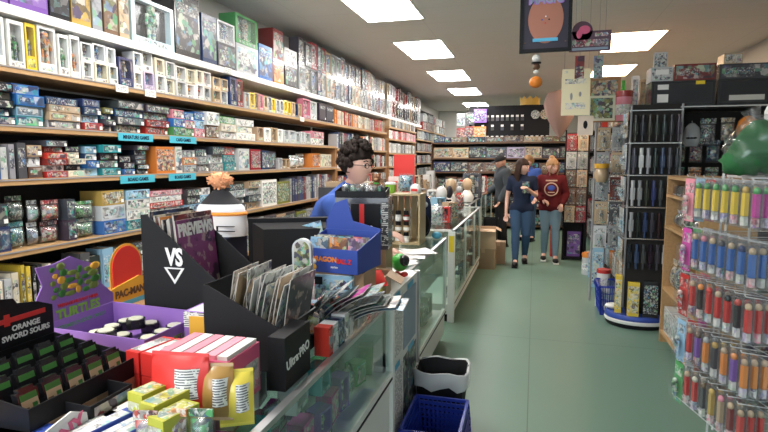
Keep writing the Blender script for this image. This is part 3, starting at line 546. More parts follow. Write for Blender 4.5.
# cardboard box under the dark tins
def open_box(label, w_, d, h, loc, rz, m='cardboard', flaps=True, name='cardboard_box', g=None, tilt=.5):
    t = thing(name, label, 'cardboard box', loc, rz, g); b = MB(); e = .004
    b.b0(-w_/2, w_/2, -d/2, d/2, 0, e); b.b0(-w_/2, w_/2, -d/2, -d/2+e, e, h); b.b0(-w_/2, w_/2, d/2-e, d/2, e, h); b.b0(-w_/2, -w_/2+e, -d/2+e, d/2-e, e, h); b.b0(w_/2-e, w_/2, -d/2+e, d/2-e, e, h)
    b.build('carton', m, t)
    if flaps:
        for i, (x, y, a) in enumerate(((0, -d/2, 0), (0, d/2, PI), (w_/2, 0, R90), (-w_/2, 0, -R90))):
            L = w_ if i < 2 else d; f = MB(); f.box((0, -.04, 0), (L*.96, .08, .003)); o = f.build('flap', m, t); o.location = (x, y, h+.002); o.rotation_euler = (tilt*(1, .2, 1, .6)[i], 0, a)
    return t
def closed_box(label, w_, d, h, loc, rz, m='cardboard', g=None, name='cardboard_box', tape=True):
    t = thing(name, label, 'cardboard box', loc, rz, g); b = MB(); b.b0(-w_/2, w_/2, -d/2, d/2, 0, h); b.build('carton', m, t)
    if tape: b = MB(); b.b0(-.025, .025, -d/2-.0008, d/2+.0008, h, h+.0008); b.b0(-.025, .025, -d/2-.0008, -d/2, h-.06, h); b.build('tape', 'cardboard_pale', t)
    return t
closed_box('low cardboard box carrying the black tray of sour candy tins', .34, .3, .055, (-1.16, 1.0, ZT), R90)
SX0 = -1.0
t = tray('candy_display', 'black display tray of sword sour candy tins with pixel-art header', 'candy display', .33, .28, .05, .09, 'black', (-1.15, 1.01, ZT+.056), R90,
         [(-.165, 0), (.165, 0), (.165, .17), (.12, .19), (.06, .2), (.05, .215), (-.165, .25)])
hd = [c for c in t.children if c.name.startswith('header')][0]
words(hd, 'ORANGE', .02, 'white_paint', (.08, .1385, .137), bold=.03); words(hd, 'SWORD SOURS', .02, 'white_paint', (.08, .1385, .115), bold=.03)
b = MB(); b.b0(-.06, .14, .1385, .14, .155, .168); b.b0(.02, .035, .138, .14, .148, .178); b.build('sword_print', 'dark_red' if 'dark_red' in M else 'red', t)
b = MB()
for i in range(9):
    for j in range(5):
        if (i*7+j*5+i*j) % 3: b.b0(-.16+i*.01, -.15+i*.01, .138, .1395, .11+j*.02, .13+j*.02, (i+j) % 3)
b.build('pixel_print', ['green', 'cardboard_pale', 'brown'], t)
n = 0
for r in range(3):
    for k in range(5):
        n += 1; x = -.125+k*.062; y = -.1+r*.075; top = r > 0
        tn = thing('candy_tin', f"small dark candy tin, {nth(n)} in the black sour candy tray", 'candy tin', (0, 0, 0), 0, 'tins in the black sour candy tray')
        b = MB(); b.box((0, 0, .034), (.05, .016, .066), 0); b.box((0, 0, .071), (.036, .014, .008), 0); tin = b.build('tin', 'black_gloss', tn)
        b = MB(); b.b0(-.02, .02, -.0095, -.0085, .008, .046, 0 if r == 0 else 3); b.b0(-.02, .02, -.0095, -.0085, .046, .06, 1); b.b0(-.02, -.005, -.0097, -.0095, .01, .03, 2 if r == 0 else 3); b.b0(.004, .016, -.0097, -.0095, .014, .036, 1 if r == 0 else 3); b.build('label', ['cardboard_pale', 'dkgreen', 'brown', 'black_gloss'], tin)
        m = Matrix.Translation((-1.15, 1.01, ZT+.06+.0)) @ Matrix.Rotation(R90, 4, 'Z') @ Matrix.Translation((x, y, .0+.012*r)) @ Matrix.Rotation(-.25, 4, 'X'); tn.matrix_world = m
t = tray('candy_display', 'purple display tray of watermelon sour candy tins with tall turtles header', 'candy display', .30, .38, .11, .12, 'purple', (-1.26, 1.42, ZT), R90,
         [(-.15, 0), (.15, 0), (.155, .15), (.10, .2), (.085, .27), (.03, .29), (-.02, .315), (-.09, .3), (-.15, .3), (-.13, .24), (-.155, .2)])
hc = [c for c in t.children if c.name.startswith('header')][0]; words(hc, 'TURTLES', .045, 'lime', (.0, .1885, .132), bold=.04, name='lettering'); words(hc, 'TEENAGE MUTANT NINJA', .014, 'red', (.0, .1885, .163), bold=.04); words(t, 'TURTLES', .025, 'lime', (0, -.191, .07), bold=.03)
b = MB(); b.b0(-.15, .15, .1885, .1895, .08, .104); b.build('white_band', 'white_paint', t); words(hc, 'WATERMELON SOUR CANDY', .018, 'green', (0, .1875, .092), sx=.9)
b = MB()
for i in range(26): b.sph((-.095+.032*(i % 6)+.01*(i//6 % 2), .188, .195+.022*(i//6)+.006*(i % 2)), (.012+.006*(i % 3), .001, .009+.004*(i % 2)), (0, 2, 0, 1, 2)[i % 5], 7, 5)
b.build('green_print', ['olive', 'amber', 'dkgreen'], t)
n = 0
for r in range(3):
    for k in range(4):
        n += 1; tn = thing('candy_tin', f"octagonal pale-topped candy tin, {nth(n)} in the purple candy tray", 'candy tin', (-1.37+r*.1, 1.34+k*.066, ZT+.036+.034*((k+r) % 2)*(r == 1)), R90+.1*k, 'tins in the purple candy tray')
        b = MB(); b.cyl((0, 0, 0), (0, 0, .03),   .031, .031, 8, 0, sm=False); b.build('tin', 'black_gloss', tn); b = MB(); b.cyl((0, 0, .031), (0, 0, .034), .025, .023, 8, 0, sm=False); b.build('lid', 'cream_paint', tn)
b = MB(); b.b0(-.14, .14, -.16, .16, 0, .031); tag(b.build('card_riser', 'purple'), 'purple card riser inside the watermelon candy tray', 'riser', None, (-1.26, 1.42, ZT+.0035), R90)
# red rounded display card, amber foot
t = thing('display_card', 'red round-topped candy display card on an amber foot reading PAC-MAN', 'display card', (-1.7, 1.93, ZT), R90)
b = MB(); R_ = .085; poly = [(-R_, .07), (R_, .07)]+[(R_*math.cos(a*PI/12), .17+R_*math.sin(a*PI/12)) for a in range(13)]; b.prism(poly, -.004, 0); b.build('red_card', 'ghost_red', t)
b = MB(); R2 = .096; poly = [(-R2, .06), (R2, .06)]+[(R2*math.cos(a*PI/12), .17+R2*math.sin(a*PI/12)) for a in range(13)]; b.prism(poly, .0005, .003); b.build('amber_rim', 'amber', t)
b = MB(); b.prism([(-.11, 0), (.11, 0), (.11, .1), (.06, .115), (-.11, .085)], -.012, -.005); b.build('foot_panel', 'amber', t); b = MB(); b.b0(-.11, .11, -.0125, -.0121, 0, .02); b.build('blue_band', 'cyan', t)
words(t, 'PAC-MAN', .042, 'brown', (0, -.014, .055), bold=.05, sx=.95)
# candy boxes at the corner
def wordbox(label, w_, d, h, m, loc, rz, txt=None, tm='white_paint', size=.02, cat='candy box', name='candy_box', top=None, col=None, g=None, tz=.5, bold=.03, sx=1):
    b = MB(); b.b0(-w_/2, w_/2, -d/2, d/2, 0, h, 0)
    if top: b.b0(-w_*.42, w_*.42, -d*.4, d*.4, h, h+.0008, 1)
    o = tag(b.build(name, [m, top or m], None, col), label, cat, g, loc, rz)
    if txt: words(o, txt, size, tm, (0, -d/2-.001, h*tz), bold=bold, sx=sx)
    return o
wordbox('blue cookie box lettered OREO in white below the black tin tray', .2, .14, .055, 'inkblue', (-1.06, .79, ZT), R90, 'OREO', size=.038, bold=.05)
open_box('small cardboard tray of dark foil sweets at the counter corner', .2, .16, .05, (-1.04, .99-.0, ZT-.0), R90, flaps=False) if False else None
t = thing('header_card', 'white and pink cut-out card lettered PONY at the near corner', 'display card', (-.945, .86, ZT), R90)
b = MB(); b.prism([(-.08, 0), (.06, 0), (.075, .03), (.07, .07), (.03, .09), (-.04, .075), (-.085, .03)], 0, .004); b.build('card', 'white_paint', t); words(t, 'PONY', .045, 'pink', (0, -.001, .045), rot=(PI/2, -.25, 0), bold=.05)
b = MB(); b.prism([(-.07, .005), (-.03, .005), (-.01, .06), (-.05, .05)], -.0012, 0); b.build('pink_flash', 'plum', t)
t = tray('candy_tray', 'black card tray with a photo front beside the pony card', 'candy display', .13, .1, .08, .085, 'black', (-.99, 1.0, ZT), R90); panel(t, .11, .065, -.051, 0, .04, 'art', col=COL['dark red'])
for i in range(3):
    b = MB(); b.sph((0, 0, .026), (.032, .032, .026), 0, 10, 6); tag(b.build('foil_sweet', 'chrome'), f"round dark foil-wrapped sweet {['near the pony card', 'in the middle of the foil sweets', 'touching the black photo tray'][i]}", 'sweet', 'foil sweets', (-1.02+.015*i, .78+.07*i, ZT+.056 if i == 0 else ZT), 0) if i != 0 else None
yb = wordbox('yellow candy box edge at the very corner of the counter', .1, .1, .07, 'yellow', (-.9, .72, ZT), R90)
# open cardboard tray of chocolate and small candy boxes
def cand(u0, u1, v0, v1, Y, m, label, d=.12, rz=0., txt=None, tm='white_paint', size=.015, z=None, g=None, col=None, top=None, name='candy_box', cat='candy box', h=None, sx=1):
    x, w_, z0, z1 = px(u0, u1, v0, v1, Y); z0 = z0 if z is None else z
    return wordbox(label, w_, d, h or max(.02, z1-z0), m, (x, Y+d/2, z0), rz, txt, tm, size, cat, name, top, col, g, sx=sx)
for i in range(4):
    wordbox(f"dark brown chocolate box, {nth(i+1)} from the aisle in its row", .04, .15, .075, 'plum' if i % 2 else 'brown', (-.985-.043*i*0-.0, 0, 0), 0) if False else None
for i, (x, y, z) in enumerate(((-1.035, 1.13, 0), (-.985, 1.125, 0), (-1.035, 1.13, .062), (-.985, 1.125, .062))):
    wordbox(f"red candy box with orange panel, {['bottom box by the purple tray', 'bottom box by the yellow packs', 'top box by the purple tray', 'top box by the yellow packs'][i]}", .045, .13, .06, 'red', (x+.03, y+.09, ZT+z), -.15, g='red candy boxes', top='art_text', col=COL['white'])
for i in range(3):
    wordbox(f"dark chocolate box with pale label, {['closest to the black tray', 'in the middle of three', 'closest to the blue packs'][i]}", .045, .16, .05, 'brown', (-.965+.0+.0*i, .90+.0, ZT), 0, top='print_dark', g='dark chocolate boxes') if i == 0 else wordbox(f"dark chocolate box with pale label, {['', 'in the middle of three', 'closest to the blue packs'][i]}", .045, .16, .05, 'brown', (-.96+.05*i-.05, 1.02+.0, ZT), -.1, top='print_dark', g='dark chocolate boxes')
for i in range(5):
    wordbox(f"blue and white flat candy box, {nth(i+1)} from the dark chocolate boxes", .034, .15, .05+.008*(i % 2), 'inkblue', (-.93+.036*i, .925-.008*i, ZT), -.2, top='art_light', col=COL['white'], g='blue flat candy boxes')
for i, (x, y, h) in enumerate(((-.85, 1.03, .1), (-.795, 1.0, .095), (-.745, .965, .085))):
    o = wordbox(f"yellow-green candy carton with dark swirl print, {['standing farthest back', 'in the middle of three', 'closest to the counter edge'][i]}", .048, .1, h, 'tint', (x, y, ZT), -.2, g='yellow-green candy cartons', col=(.45, .45, .05), top='art_light'); panel(o, .04, h*.7, -.051, 0, h*.45, 'art_light', col=(.5, .55, .05))
wordbox('large white and purple carton behind the red candy boxes', .13, .12, .15, 'purple', (-.995, 1.5, ZT), 0, top='white_paint')
b = MB(); b.b0(-.065, .065, -.0612, -.0603, .1, .15); o = [q for q in bpy.data.objects if q.get('label', '').startswith('large white and purple')][0]; b.build('print_band', 'print_paper', o)
t = thing('amber_card', 'plain amber display card with a red round top before the black file', 'display card', (-.965, 1.4, ZT), .1)
b = MB(); b.b0(-.045, .045, 0, .004, 0, .15); b.build('card', 'amber', t); b = MB(); b.cyl((.02, .0, .152), (.02, .004, .152), .016, n=14); b.build('round_top', 'ghost_red', t)
# pink box of candy packs with foil bags before it
t = thing('candy_pack_box', 'pink candy carton with a row of packs showing at its top', 'candy box', (-.80, 1.2, ZT), R90)
b = MB(); b.b0(-.075, .085, -.09, .12, 0, .135); b.build('carton', 'pink', t)
for i in range(6): b = MB(); b.b0(-.068, .078, -.085+i*.033, -.057+i*.033, .1355, .146); b.build('pack_top', 'tint', t, vary('pink' if i % 2 else 'white'))
panel(t, .13, .08, -.09, .01, .055, 'art_light', col=COL['pink'], name='print')
def pillow(label, w_, h, m, loc, rz, tilt=0., col=None, lab=True, txt=None, name='candy_bag', labm='print_paper', g='wrapped candy bags'):
    b = MB(); b.grid(lambda a, c: ((a-.5)*w_, -.022*math.sin(PI*a)*math.sin(PI*c)**.6-.001, (c)*h), 8, 8); b.grid(lambda a, c: ((.5-a)*w_, .02*math.sin(PI*a)*math.sin(PI*c)**.6+.001, (c)*h), 8, 8)
    b.b0(-w_/2, w_/2, -.001, .001, -.008, .001); b.b0(-w_/2, w_/2, -.001, .001, h, h+.008)
    o = tag(b.build(name, m, None, col, True), label, 'candy bag', g, loc, (tilt, 0, rz))
    if lab: q = MB(); q.grid(lambda a, c: ((a-.5)*w_*.42+w_*.2, -.024*math.sin(PI*(.7*a+.3))-.003, h*(.25+.55*c)), 4, 4); q.build('nutrition_label', labm, o)
    if txt: words(o, txt, .018, 'white_paint', (-w_*.22, -.024, h*.78), bold=.04)
    return o
pillow('red foil candy bag with a white nutrition label, lying against the pink carton', .145, .13, 'red', (-.80, 1.055, ZT+.035), .12, -.12)
pillow('gold-brown candy bag with nutrition label, between the red and yellow bags', .085, .12, 'tint_gloss', (-.715, 1.075, ZT+.02), .3, -.12, (.4, .22, .06))
pillow('yellow candy bag with a nutrition label, beside the printed side of the pink carton', .08, .12, 'tint_gloss', (-.672, 1.10, ZT+.0), .5, -.12, (.75, .6, .08))
for i, (x, y, z, cn) in enumerate(((-.79, .93, 0, 'red'), (-.735, .955, 0, 'orange'), (-.68, .97, 0, 'green'))):
    tag(bag(.06, .05, .09, COL[cn], 'gummy_bag', True), f"clear bag of {cn} gummy sweets in front of the foil bags", 'candy bag', 'clear gummy bags', (x, y, ZT+z+.003), .2)
# magazine files
def mag_file(label, w_, d, hb, hf, loc, rz):
    """corrugated black file, local front -Y low, sides sloping up to the back"""
    t = thing('magazine_file', label, 'magazine file', loc, rz); e = .004
    for s in (-1, 1):
        b = MB(); x = s*(w_/2-e/2); vs = [(x+q*e/2, y, z) for q in (-1, 1) for y, z in ((-d/2, 0), (d/2, 0), (d/2, hb), (d*.44, hb), (-d/2, hf))]
        b.add(vs, [(0, 1, 2, 3, 4), (9, 8, 7, 6, 5)]+[(i, 5+i, 5+(i+1) % 5, (i+1) % 5) for i in range(5)]); b.build('side_panel', 'black_matte', t)
    b = MB(); b.b0(-w_/2+e, w_/2-e, -d/2, d/2, 0, e); b.b0(-w_/2+e, w_/2-e, -d/2, -d/2+e, e, hf); b.b0(-w_/2+e, w_/2-e, d/2-e, d/2, e, hb); b.build('shell', 'black_matte', t)
    b = MB(); b.b0(-w_/2+e, w_/2-e, -d/2, -d/2+e, hf, hf+.003); b.build('pale_edge', 'grey', t); return t
def magazine(label, w_, h, col, loc, rot, art='art', name='magazine', curl=0., title=None, g=None, cat='magazine', th=.004):
    def P(a, c, y): return ((a-.5)*w_, y-curl*c*c*h, c*h*(1-.25*curl*c))
    b = MB(); b.grid(lambda a, c: P(a, c, 0), 2, 8, 0); b.grid(lambda a, c: P(1-a, c, th), 2, 8, 0); b.grid(lambda a, c: (P(0, c, th*a)), 1, 8, 1); b.grid(lambda a, c: P(1, c, th*(1-a)), 1, 8, 1); b.grid(lambda a, c: P(a, 1, th*c), 2, 1, 1)
    o = tag(b.build(name, [art, 'edge_paper'], None, col), label, cat, g, loc, rot)
    if title: words(o, title, w_*.26, 'white_paint', (0, -.0012, h*.9), bold=.05, sx=.78)
    return o
f1x, f1y = -1.15, 1.76
t = mag_file('tall black magazine file with a white VS emblem and catalogues inside', .27, .42, .43, .11, (f1x, f1y, ZT), R90)
# emblem on the side that faces the shopfront (local -X)
e0 = thing('x', None, None) if False else None
em = words(t, 'VS', .085, 'white_paint', (-.1365, .075, .28), rot=(PI/2, 0, -R90), bold=.04, sx=.75); em.name = 'emblem'
b = MB(); b.add([(-.1362, .12, .245), (-.1362, .035, .245), (-.1362, .077, .185)], [(0, 1, 2)], 0); b.add([(-.1366, .106, .24), (-.1366, .049, .24), (-.1366, .077, .2)], [(0, 1, 2)], 1); b.build('emblem_shield', ['white_paint', 'black_matte'], t)
mc = ['magenta', 'plum' if False else 'maroon', 'grey', 'lavender', 'charcoal', 'orange', 'dark red', 'cream', 'navy', 'teal', 'white']
for i in range(11):
    x = f1x-.04-.0135*i; last = i == 0
    magazine('PREVIEWS catalogue with a purple cover at the front of the black file' if last else f"{mc[i]} catalogue, {nth(i)} behind the PREVIEWS cover in the file", .235, .40 if last else rnd.uniform(.40, .43), COL[mc[i]] if i else (.24, .05, .16), (x, f1y+rnd.uniform(-.012, .012), ZT+.012), (-.1+.002*i, 0, R90), 'cover', title='PREVIEWS' if last else None, g=None if last else 'catalogues in the tall black file', name='catalogue', curl=.0, th=.007)
t = mag_file('lower black magazine file stuffed with comics, spilling forward', .26, .26, .25, .13, (-.83, 1.53, ZT), R90)
b = MB(); b.b0(-.1, .1, -.05, .05, 0, .13)
o = wordbox('black card supply box lettered Ultra-PRO in white, facing the aisle', .17, .05, .15, 'black', (-.66, 1.37, ZT), R90, 'Ultra·PRO', 'white_paint', .038, 'card box', 'card_supply_box', bold=.02, sx=.95)
bpy.data.objects[[c.name for c in o.children][0]].rotation_euler = (PI/2, -.12, 0)
for i in range(14):
    cn = rnd.choice(['white', 'grey', 'charcoal', 'tan', 'cream', 'maroon', 'pale grey'])
    magazine(f"{cn} comic, {nth(i+1)} from the back in the lower black file", .17, rnd.uniform(.25, .29), vary(cn), (-.93+.016*i, 1.53+rnd.uniform(-.02, .02), ZT+.01), (.08+.0*i, 0, R90+rnd.uniform(-.06, .06)), rnd.choice(['cover', 'art_text']), 'comic_book', curl=rnd.uniform(0, .15), g='comics in the lower black file', cat='comic book', th=.003)
for i in range(9):
    cn = ['charcoal', 'white', 'dark green', 'magenta', 'grey', 'silver', 'dark green', 'white', 'light blue'][i]
    magazine(f"{cn} comic, {nth(i+1)} in the curling row behind the Ultra-PRO box", .17, rnd.uniform(.22, .27), COL[cn], (-.79+.016*i, 1.75+.015*i, ZT+.004), (.25+.04*i, 0, R90+.1), rnd.choice(['cover', 'art_text', 'cover']), 'comic_book', curl=.35+.03*i, g='curling comics behind the Ultra-PRO box', cat='comic book', th=.003)
# row of card packs along the counter edge
y = 1.555; i = 0
while y < 1.98:
    wd = rnd.uniform(.035, .06); cn = rnd.choice(['white', 'light blue', 'blue', 'red', 'cream', 'navy', 'orange', 'silver']); i += 1
    tag(carton(wd-.004, .05, rnd.uniform(.085, .11), vary(cn), 'card_pack', rnd.choice(ARTS), False), f"{cn} trading card pack, {nth(i)} along the counter edge after Ultra-PRO box", 'card pack', 'trading card packs on the counter edge', (-.64, y+wd/2, ZT+.001), R90); y += wd
for i in range(16):
    cn = rnd.choice(['silver', 'navy', 'red', 'white', 'light blue', 'orange'])
    tag(bag(.075, .04, .075, vary(cn), 'foil_packet', False), f"{cn} foil packet, {nth(i+1)} in the heap beside the trading card packs", 'foil packet', 'foil packets in the heap', (-.70-.06*(i % 2), 1.6+.045*(i//2)+.01*(i % 2), ZT+.05+.0*(i//8)), rnd.uniform(0, 3))
x, w_, z0, z1 = px(302, 350, 277, 303, 2.02)
closed_box('plain cardboard box holding up the blue anime box', w_*.95, .16, z0-ZT-.001, (x, 2.11, ZT), 0)
o = wordbox('pale blue boxed anime set with a black title corner', w_, .14, z1-z0, 'tint', (x, 2.11, z0+.001), 0, col=COL['light blue'], name='anime_box_set', cat='boxed set', top='white_paint'); panel(o, w_*.94, (z1-z0)*.8, -.0705, 0, (z1-z0)*.46, 'art_fine', col=COL['light blue']); panel(o, w_*.36, (z1-z0)*.3, -.0725, -w_*.28, (z1-z0)*.8, 'black', name='title_corner')
x, w_, z0, z1 = px(298, 316, 238, 278, 1.98)
t = thing('figure_pack', 'clear figure pack with a pale arched top near the blue anime box', 'boxed figure', (x-.01, 1.95, ZT+.0), .1)
b = MB(); hh = z1-ZT; b.prism([(-w_/2, .0), (w_/2, 0), (w_/2, hh-w_/2)]+[(w_/2*math.cos(a*PI/10), hh-w_/2+w_/2*math.sin(a*PI/10)) for a in range(1, 10)]+[(-w_/2, hh-w_/2)], 0, .03); b.build('blister', 'tint', t, COL['pale grey'])
b = MB(); ww = w_*.8; b.prism([(-ww/2, .02), (ww/2, .02), (ww/2, hh-w_/2)]+[(ww/2*math.cos(a*PI/10), hh-w_/2+ww/2*math.sin(a*PI/10)) for a in range(1, 10)]+[(-ww/2, hh-w_/2)], -.002, -.0005); b.build('picture', 'art_fine', t, COL['olive'])
x, w_, z0, z1 = px(283, 299, 255, 300, 1.9)
for i, (xx, cn) in enumerate(((x, 'lavender'), (x+.055, 'pink'))): magazine(['pale blue-white comic leaning between monitor and arched pack', 'comic with a pink flower print leaning by the arched pack'][i], .1, .16, COL[cn], (xx, 1.9-.03*i, ZT+.01), (-.12, 0, .2), 'art_light', 'comic_book', cat='comic book')
b = MB(); b.b0(-.055, .055, -.05, .05, 0, .1)
# monitor seen from behind
t = thing('computer_monitor', 'black bulky monitor seen from behind on the service desk', 'monitor', (-1.13, 2.46, ZT), .42)
b = MB(); b.b0(-.24, .24, -.02, .03, .04, .34); b.build('bezel', 'black', t)
b = MB(); vs = [(-.22, -.0205, .075), (.22, -.0205, .075), (.22, -.0205, .32), (-.22, -.0205, .32), (-.16, -.13, .1), (.16, -.13, .1), (.16, -.13, .3), (-.16, -.13, .3)]
b.add(vs, [(0, 1, 2, 3), (7, 6, 5, 4), (0, 4, 5, 1), (1, 5, 6, 2), (2, 6, 7, 3), (3, 7, 4, 0)]); b.build('housing', 'black_matte', t)
b = MB(); b.cyl((0, .0, .0), (0, 0, .015), .13, .13, 20); b.b0(-.04, .04, -.01, .02, .0151, .06); b.build('stand', 'black', t); b = MB(); b.b0(-.22, .22, .0305, .032, .07, .32); b.build('screen', 'black_gloss', t)
# knitted hat on a dark carton
b = MB(); x, w_, z0, z1 = px(180, 236, 236, 300, 2.45)
closed_box('navy carton standing behind the magazine files under the knit hat', w_*.9, .2, z1-ZT, (x, 2.5, ZT), 0, 'navy', name='navy_carton', tape=False)
xh, wh, z0h, z1h = px(196, 245, 170, 231, 2.4)
t = thing('bobble_hat', 'white knit hat with orange pompom, dark crown and orange stripe', 'hat', (xh-.06, 2.5, z1+.001), .1)
def hat(r0, za, zb, ra, rb, m, nm, xo=0):
    b = MB(); b.lathe((xo, 0, 0), [(ra+(rb-ra)*k/6, za+(zb-za)*k/6) for k in range(7)], 20, 0, 1, .6); b.build(nm, m, t)
H = .27; wv = wh/2
b = MB(); b.lathe((0, 0, 0), [(wv*1.0, 0), (wv*1.04, .04), (wv*1.0, H*.33), (wv*.98, H*.4)], 22, 0, 1, .6); b.build('white_body', 'cloth', t, (.78, .78, .8))
b = MB(); b.lathe((0, 0, 0), [(wv*.985, H*.4), (wv*1.03, H*.405), (wv*1.0, H*.46), (wv*.93, H*.47)], 22, 0, 1, .6); b.build('orange_stripe', 'cloth', t, (.8, .3, .05))
b = MB(); b.lathe((0, 0, 0), [(wv*.95, H*.47), (wv*.9, H*.56), (wv*.78, H*.62)], 22, 0, 1, .6); b.build('white_band', 'cloth', t, (.75, .76, .8))
b = MB(); b.lathe((0, 0, 0), [(wv*.8, H*.615), (wv*.6, H*.72), (wv*.36, H*.84), (wv*.2, H*.9)], 22, 0, 1, .6); b.build('dark_crown', 'cloth', t, (.03, .03, .035))
b = MB(); b.b0(wv*.1, wv*.8, -wv*.6-.004, -wv*.55, H*.2, H*.215); b.b0(wv*.1, wv*.8, -wv*.6-.004, -wv*.55, H*.11, H*.125); b.b0(wv*.1, wv*.17, -wv*.6-.004, -wv*.55, H*.12, H*.21); b.b0(-wv*.1, wv*.3, -wv*.6-.012, -wv*.58, H*.03, H*.045); b.build('black_marks', 'black_matte', t)
b = MB()
for i in range(150):
    a = rnd.uniform(0, 2*PI); c = rnd.uniform(-1, 1); s = math.sqrt(1-c*c); q = Vector((s*math.cos(a), s*math.sin(a), c)); r = rnd.uniform(.05, .065)
    b.cyl(q*.02, q*r, .007, .004, 4, 0, True, True)
b.sph((0, 0, 0), .05, 0, 12, 8)
o = b.build('pompom', 'cloth', t, (.78, .38, .2)); o.location = (0, 0, H*.9+.045); o.scale = (1.15, 1, .85)
# cardboard box with blue figure tray over it
t = open_box('open cardboard box under the blue trading figure tray', .24, .22, .16, (-.79, 2.18, ZT), .05, flaps=False)
bz = ZT+.161
t = tray('figure_tray', 'blue display tray of small figure packs lettered in orange and red', 'display tray', .27, .24, .1, .15, 'inkblue', (-.80, 2.18, bz), -.12, [(-.135, 0), (.135, 0), (.135, .16), (-.0, .19), (-.03, .29), (-.09, .27), (-.135, .19)])
words(t, 'DRAGON', .028, 'orange', (-.02, -.1215, .055), bold=.05); words(t, 'BALL Z', .026, 'red', (.075, -.1225, .05), bold=.05, sx=.8); words(t, 'series', .014, 'white_paint', (.03, -.1215, .025))
b = MB()
for i in range(12): b.sph((-.12+.014*(i % 5), -.121, .02+.022*(i//5)+.004*(i % 2)), (.012, .002, .012), i % 3, 7, 5)
b.build('cluster_print', ['white_paint', 'amber', 'bluegrey'], t)
for i in range(8):
    cn = ['light blue', 'orange', 'pink', 'cream', 'light blue', 'red', 'white', 'blue'][i]
    magazine(f"{cn} small figure packet, {nth(i+1)} in the blue figure tray", .085, .13, COL[cn], (-.885+.085*(i % 3)-.0, 2.12+.04*(i//3), bz+.008), (-.15, 0, -.12), 'art', 'figure_packet', g='figure packets in the blue tray', cat='figure packet')
x, w_, z0, z1 = px(236+75, 348, 190, 236, 2.24)
magazine('large pale blue and orange comic pack leaning behind the blue tray', .12, .17, COL['light blue'], (-.99, 2.36, bz+.001), (-.2, -.3, 0), 'art', 'comic_book', cat='comic book')
closed_box('tall brown box on the poster cabinet under the black and red box', .3, .22, .19, (-.87, 2.68, .956), .1)
x, w_, z0, z1 = px(334, 384, 188, 236, 2.56)
o = tag(carton(w_*1.02, .2, .26, COL['charcoal'], 'collector_box', 'art_calm', False), 'black and red collector box with a dark masked design on the stacked boxes', 'toy box', None, (x, 2.66, 1.147), .15)
b = MB(); W2 = w_*1.02; b.b0(-W2*.2, W2*.36, -.104, -.1035, .02, .23, 0); b.b0(-W2*.04, W2*.05, -.105, -.1041, .02, .23, 1); b.sph((-W2*.12, -.105, .1), (.014, .003, .02), 2, 8, 6); b.sph((W2*.18, -.105, .1), (.014, .003, .022), 2, 8, 6); b.b0(-W2*.48, -W2*.2, -.104, -.1035, .02, .2, 3); b.build('front_print', ['black', 'red', 'white_paint', 'plum'], o)
b = MB(); b.b0(W2*.38, W2*.5, -.105, -.1035, .02, .24); b.build('portrait_row', 'print_dark', o)
t = tray('badge_tray', 'black tray with small dark goods standing on the black and red box', 'display tray', .26, .16, .03, .045, 'black', (x-.01, 2.66, 1.409), .15)
for i in range(6): tag(bag(.05, .05, .06, vary(rnd.choice(['tan', 'gold', 'charcoal', 'brown'])), 'small_toy', False), f"small {'tan' if i % 2 else 'dark'} toy, {nth(i+1)} in the black tray before the clerk", 'toy', 'small toys in the black tray', (x-.1+.037*i, 2.65+.02*(i % 2), 1.413), i)
# green round toy, papers, foil bag beyond
t = thing('round_toy', 'shiny green ball-shaped toy on red feet on the poster cabinet', 'toy', (-.705, 2.86, .956), 0)
b = MB(); b.sph((0, 0, .075), .05, 0, 16, 10); b.build('body', 'green', t); b = MB(); b.sph((.03, -.02, .09), (.03, .035, .032), 0, 12, 8); b.build('visor', 'black_gloss', t)
for s in (-1, 1): b = MB(); b.sph((.02*s+.01, -.02, .014), (.022, .035, .014), 0, 10, 6); b.build('foot', 'red', t)
for i in range(4):
    b = MB(); b.grid(lambda a, c: ((a-.5)*.21, (c-.5)*.28, .012*math.sin(PI*a+i)*c+.002+.002), 6, 6); tag(b.build('paper_sheet', 'paper'), ['white paper sheet hanging toward the green toy', 'white paper sheet on top of the loose pile', 'white paper sheet turned across the pile', 'white paper sheet closest to the ink bottles'][i], 'paper', 'loose paper sheets', (-.86+.02*i, 3.3+.16*i, .925+.004*i), .3*i-.4)
open_box('open pale cardboard box of bags beside the shiny green ball toy', .16, .14, .1, (-.74, 2.45, .956), .1, 'cardboard_pale')
pillow('green and red foil snack bag lying at the end of the first counter', .16, .14, 'tint_gloss', (-.72, 2.26, ZT+.03), .2, -1.2, (.35, .38, .05), False, g=None)
pillow('red foil snack bag crumpled over the green one', .12, .1, 'red', (-.68, 2.3, ZT+.06), .6, -1.1, None, False, g=None)
